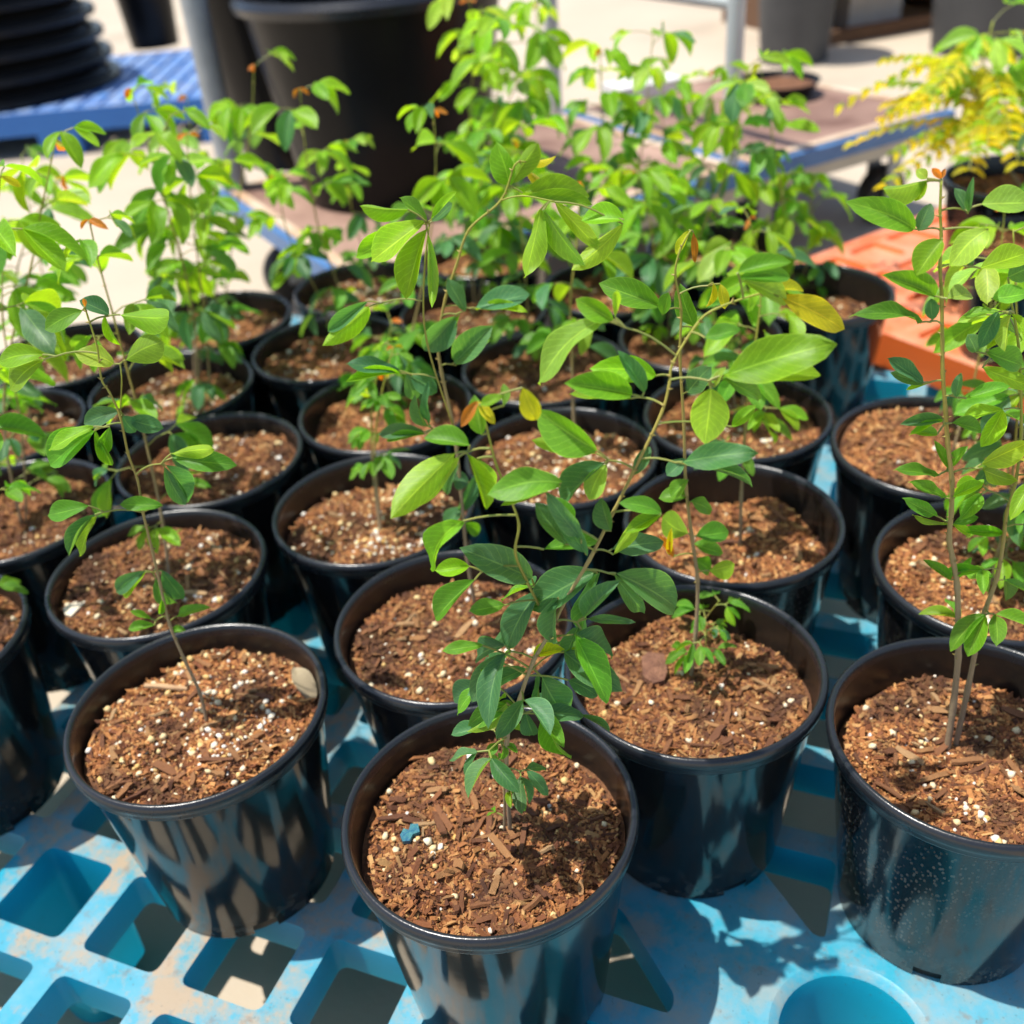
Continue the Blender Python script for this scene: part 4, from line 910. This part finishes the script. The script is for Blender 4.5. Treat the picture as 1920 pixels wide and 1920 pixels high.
# ------------------------------------------------------------------ platform trolleys
TZ = .25
c0 = upz(648, 524, TZ); c1 = upz(1790, 205, TZ); ud = (c1 - c0).normalized(); vd = Vector((-ud.y, ud.x, 0)); TL = (c1 - c0).length; TD = .68
def tmat(off): return Matrix(((ud.x, vd.x, 0, c0.x + ud.x * off), (ud.y, vd.y, 0, c0.y + ud.y * off), (0, 0, 1, 0), (0, 0, 0, 1)))
def trolley(off, ln, label, posts):
    mt = tmat(off); e = empty('platform_trolley', (mt.translation.x, mt.translation.y, 0)); tag(e, label, 'trolley', 'platform trolleys')
    def part(name, mtl, fn, smooth=False):
        b_ = MB(); fn(b_); o = b_.build(name, M[mtl], smooth=smooth); wparent(o, e); return o
    part('deck', 'rust_deck', lambda b_: b_.box((.035, .035, TZ - .012), (ln - .035, TD - .035, TZ), mt))
    for lo, hi in (((.012, .012, TZ - .01), (ln - .012, .0345, TZ + .003)), ((.012, TD - .0345, TZ - .01), (ln - .012, TD - .012, TZ + .003)), ((.012, .035, TZ - .01), (.0345, TD - .035, TZ + .003)), ((ln - .0345, .035, TZ - .01), (ln - .012, TD - .035, TZ + .003))):
        part('edge_strip', 'worn_edge', lambda b_: b_.box(lo, hi, mt))
    for lo, hi in (((0, -.004, TZ - .035), (ln, .0115, TZ - .002)), ((0, TD - .0115, TZ - .035), (ln, TD + .004, TZ - .002)), ((-.004, .012, TZ - .035), (.0115, TD - .012, TZ - .002)), ((ln - .0115, .012, TZ - .035), (ln + .004, TD - .012, TZ - .002))):
        part('frame_rail', 'blue_paint', lambda b_: b_.box(lo, hi, mt))
    part('apron', 'cream_paint', lambda b_: b_.box((.002, .0, TZ - .062), (ln - .002, .010, TZ - .036), mt))
    for cx, cy in ((.1, .09), (ln - .1, .09), (.1, TD - .09), (ln - .1, TD - .09)):
        def wheel(b_):
            pr = [(.018, -.019), (.060, -.02), (.066, -.012), (.066, .012), (.060, .02), (.018, .019)]
            k = len(b_.v); b_.lathe(pr, 24, True, True)
            rotm = mt @ Matrix.Translation((cx, cy, .066)) @ Matrix.Rotation(R(90), 4, 'X')
            b_.v[k:] = [tuple(rotm @ Vector(p)) for p in b_.v[k:]]
        part('wheel', 'rubber', wheel, True)
        part('caster_fork', 'grey_steel', lambda b_: (b_.box((cx - .02, cy - .032, .05), (cx + .02, cy - .026, TZ - .02), mt), b_.box((cx - .02, cy + .026, .05), (cx + .02, cy + .032, TZ - .02), mt), b_.box((cx - .04, cy - .04, TZ - .0195), (cx + .04, cy + .04, TZ - .0125), mt)))
    for (pts, r_, mtl, nm) in posts:
        part(nm, mtl, lambda b_: b_.tube([mt @ Vector(p) for p in pts], r_, 16), True)
    return e
L1 = .872
HX = L1 - .024
trolley(0, L1, 'rust-decked platform trolley with steel end posts carrying the large black tubs', [
    ([(HX, .024, TZ), (HX, .024, .95)], .017, 'pale_steel', 'post'), ([(HX, TD - .024, TZ), (HX, TD - .024, .95)], .017, 'pale_steel', 'post'),
    ([(HX, .03, .548), (HX, TD - .03, .548)], .014, 'pale_steel', 'cross_bar'), ([(HX, .02, .94), (HX, TD - .02, .94)], .017, 'pale_steel', 'handle'),
    ([(.03, TD - .03, TZ), (.03, TD - .03, .95)], .026, 'grey_steel', 'post')])
trolley(L1 + .012, TL - L1 - .012, 'rusty brown platform trolley with a soil saucer standing on it', [])
# ------------------------------------------------------------------ tubs on the trolley
def tub(x, y, z, rb, rt, h, label, mtl='tub_black', name='plant_tub', group='large black tubs'):
    e = empty(name, (x, y, z)); tag(e, label, 'tub', group)
    a = MB(); a.lathe([(rb, 0), (rb + (rt - rb) * .93, h * .93)], 64, True); a.build('wall', M[mtl], e)
    a = MB(); a.lathe([(rb + (rt - rb) * .92, h * .925), (rt + .012, h * .93), (rt + .016, h - .012), (rt + .008, h), (rt - .01, h), (rt - .02, h - .02), (rb * .9, .05), (.001, .05)], 64); a.build('rim', M['rim'], e)
    return e
tub(-.175, 2.16, TZ + .004, .185, .245, .375, 'large black tub with a thick rolled rim on the trolley')
tub(-.385, 2.47, TZ + .004, .15, .22, .50, 'tall black tub behind the tub with the thick rolled rim', group='large black tubs')
# saucer
sc = upz(1452, 163, TZ + .02); se = empty('plant_saucer', (sc.x, sc.y, TZ + .0005)); tag(se, 'shallow black saucer of dry soil on the rusty trolley', 'saucer')
a = MB(); a.lathe([(.085, 0), (.105, .034), (.108, .036), (.105, .036), (.098, .020), (.001, .018)], 40, True); a.build('dish', M['tub_black'], se)
so = new_obj('soil', VAR[4][0], se); so.location = (0, 0, .024); so.scale = (1.06, 1.06, .6)
fo = upz(1205, 175, TZ); b_ = MB(); b_.box((-.09, -.05, 0), (.09, .05, .03)); o = b_.build('foam_tray', M['white_foam'], smooth=False); o.location = (fo.x, fo.y, TZ + .001); o.rotation_euler = (0, 0, .4)
tag(o, 'off-white foam tray lying on the trolley deck behind the seedlings', 'tray')
# ------------------------------------------------------------------ far things on the ground
def big_pot(px, py, rb, rt, h, label, mtl):
    c = upz(px, py, 0); return tub(c.x, c.y, .001, rb, rt, h, label, mtl, 'plant_tub', 'large grey pots')
big_pot(1487, 112, .125, .17, .6, 'dark grey plant pot standing behind the rusty trolley', 'tub_grey')
big_pot(1850, 90, .20, .25, .7, 'wide dark grey plant pot standing on the pale concrete', 'tub_grey')
yc = upz(1640, 40, 0); ye = empty('yellow_rack', (yc.x, yc.y, 0), .35); tag(ye, 'low rack with yellow top and brown timber sides standing on the concrete', 'rack')
def rp(nm, mtl, lo, hi):
    b_ = MB(); b_.box(lo, hi); return b_.build(nm, M[mtl], ye, smooth=False)
rp('top_board', 'yellow_paint', (-.45, -.3, .20), (.45, .5, .27)); rp('side_board', 'brown_wood', (-.45, -.29, .0), (.45, -.25, .05)); rp('side_board', 'brown_wood', (-.45, -.2, .0), (-.41, .5, .1995)); rp('side_board', 'brown_wood', (.38, -.249, .0), (.45, .5, .1995)); rp('back_board', 'brown_wood', (-.40, .45, .0), (.37, .5, .1995))
rp('sack', 'white_foam', (-.22, -.1, .001), (.05, .2, .17))
# second blue pallet with the stacked tubs
a0, a1 = upz(0, 216, .15), upz(440, 176, .15); pd = (a1 - a0).normalized(); pn = Vector((-pd.y, pd.x, 0))
fpal = empty('plastic_pallet', (a1.x, a1.y, 0)); tag(fpal, 'royal blue plastic pallet carrying a stack of black tubs', 'pallet', 'plastic pallets')
mt = Matrix(((-pd.x, pn.x, 0, a1.x), (-pd.y, pn.y, 0, a1.y), (0, 0, 1, 0), (0, 0, 0, 1)))
def fpart(nm, lo, hi):
    b_ = MB(); b_.box(lo, hi, mt); b_.f = [tuple(reversed(q)) for q in b_.f]; o = b_.build(nm, M['blue_far'], smooth=False); wparent(o, fpal)
LNG = 1.25
fpart('edge_rail', (0, 0, .075), (LNG, .03, .148)); fpart('edge_rail', (0, .97, .075), (LNG, 1.0, .148)); fpart('end_rail', (0, .031, .075), (.03, .969, .148)); fpart('end_rail', (LNG - .03, .031, .075), (LNG, .969, .148))
for q in range(16): fpart('slat', (.032 + q * .0745, .031, .125), (.032 + q * .0745 + .058, .969, .1465))
for q in range(5): fpart('cross_slat', (.031, .12 + q * .18, .1), (LNG - .031, .16 + q * .18, .1245))
for qx in (.0, .5, 1.0):
    for qy in (.0, .45, .9): fpart('leg', (qx * (LNG - .14), qy * 1.0 + .002, 0), (qx * (LNG - .14) + .14, qy * 1.0 + .1, .0745))
sp0 = a1 - pd * .98 + pn * .47
for q in range(7):
    z = .1505 + q * .073; e = empty('plant_tub', (sp0.x, sp0.y, z)); tag(e, 'lowest wide black tub of the stack, resting on the royal blue pallet' if q == 0 else 'wide black tub nested in the stack on the royal blue pallet', 'tub', 'stacked black tubs')
    rr = .43 - .012 * q
    a = MB(); a.lathe([(rr + .03, 0), (rr + .035, .012), (rr + .03, .026), (rr, .028), (rr - .03, .070), (rr - .035, .0725)], 56, True, True)
    a.build('rim_band', M['tub_black'], e)
dpc = upz(292, 84, .15); tub(dpc.x, dpc.y, .1475, .10, .13, .4, 'narrow black tub standing on the royal blue pallet', 'tub_black', 'plant_tub', 'stacked black tubs')
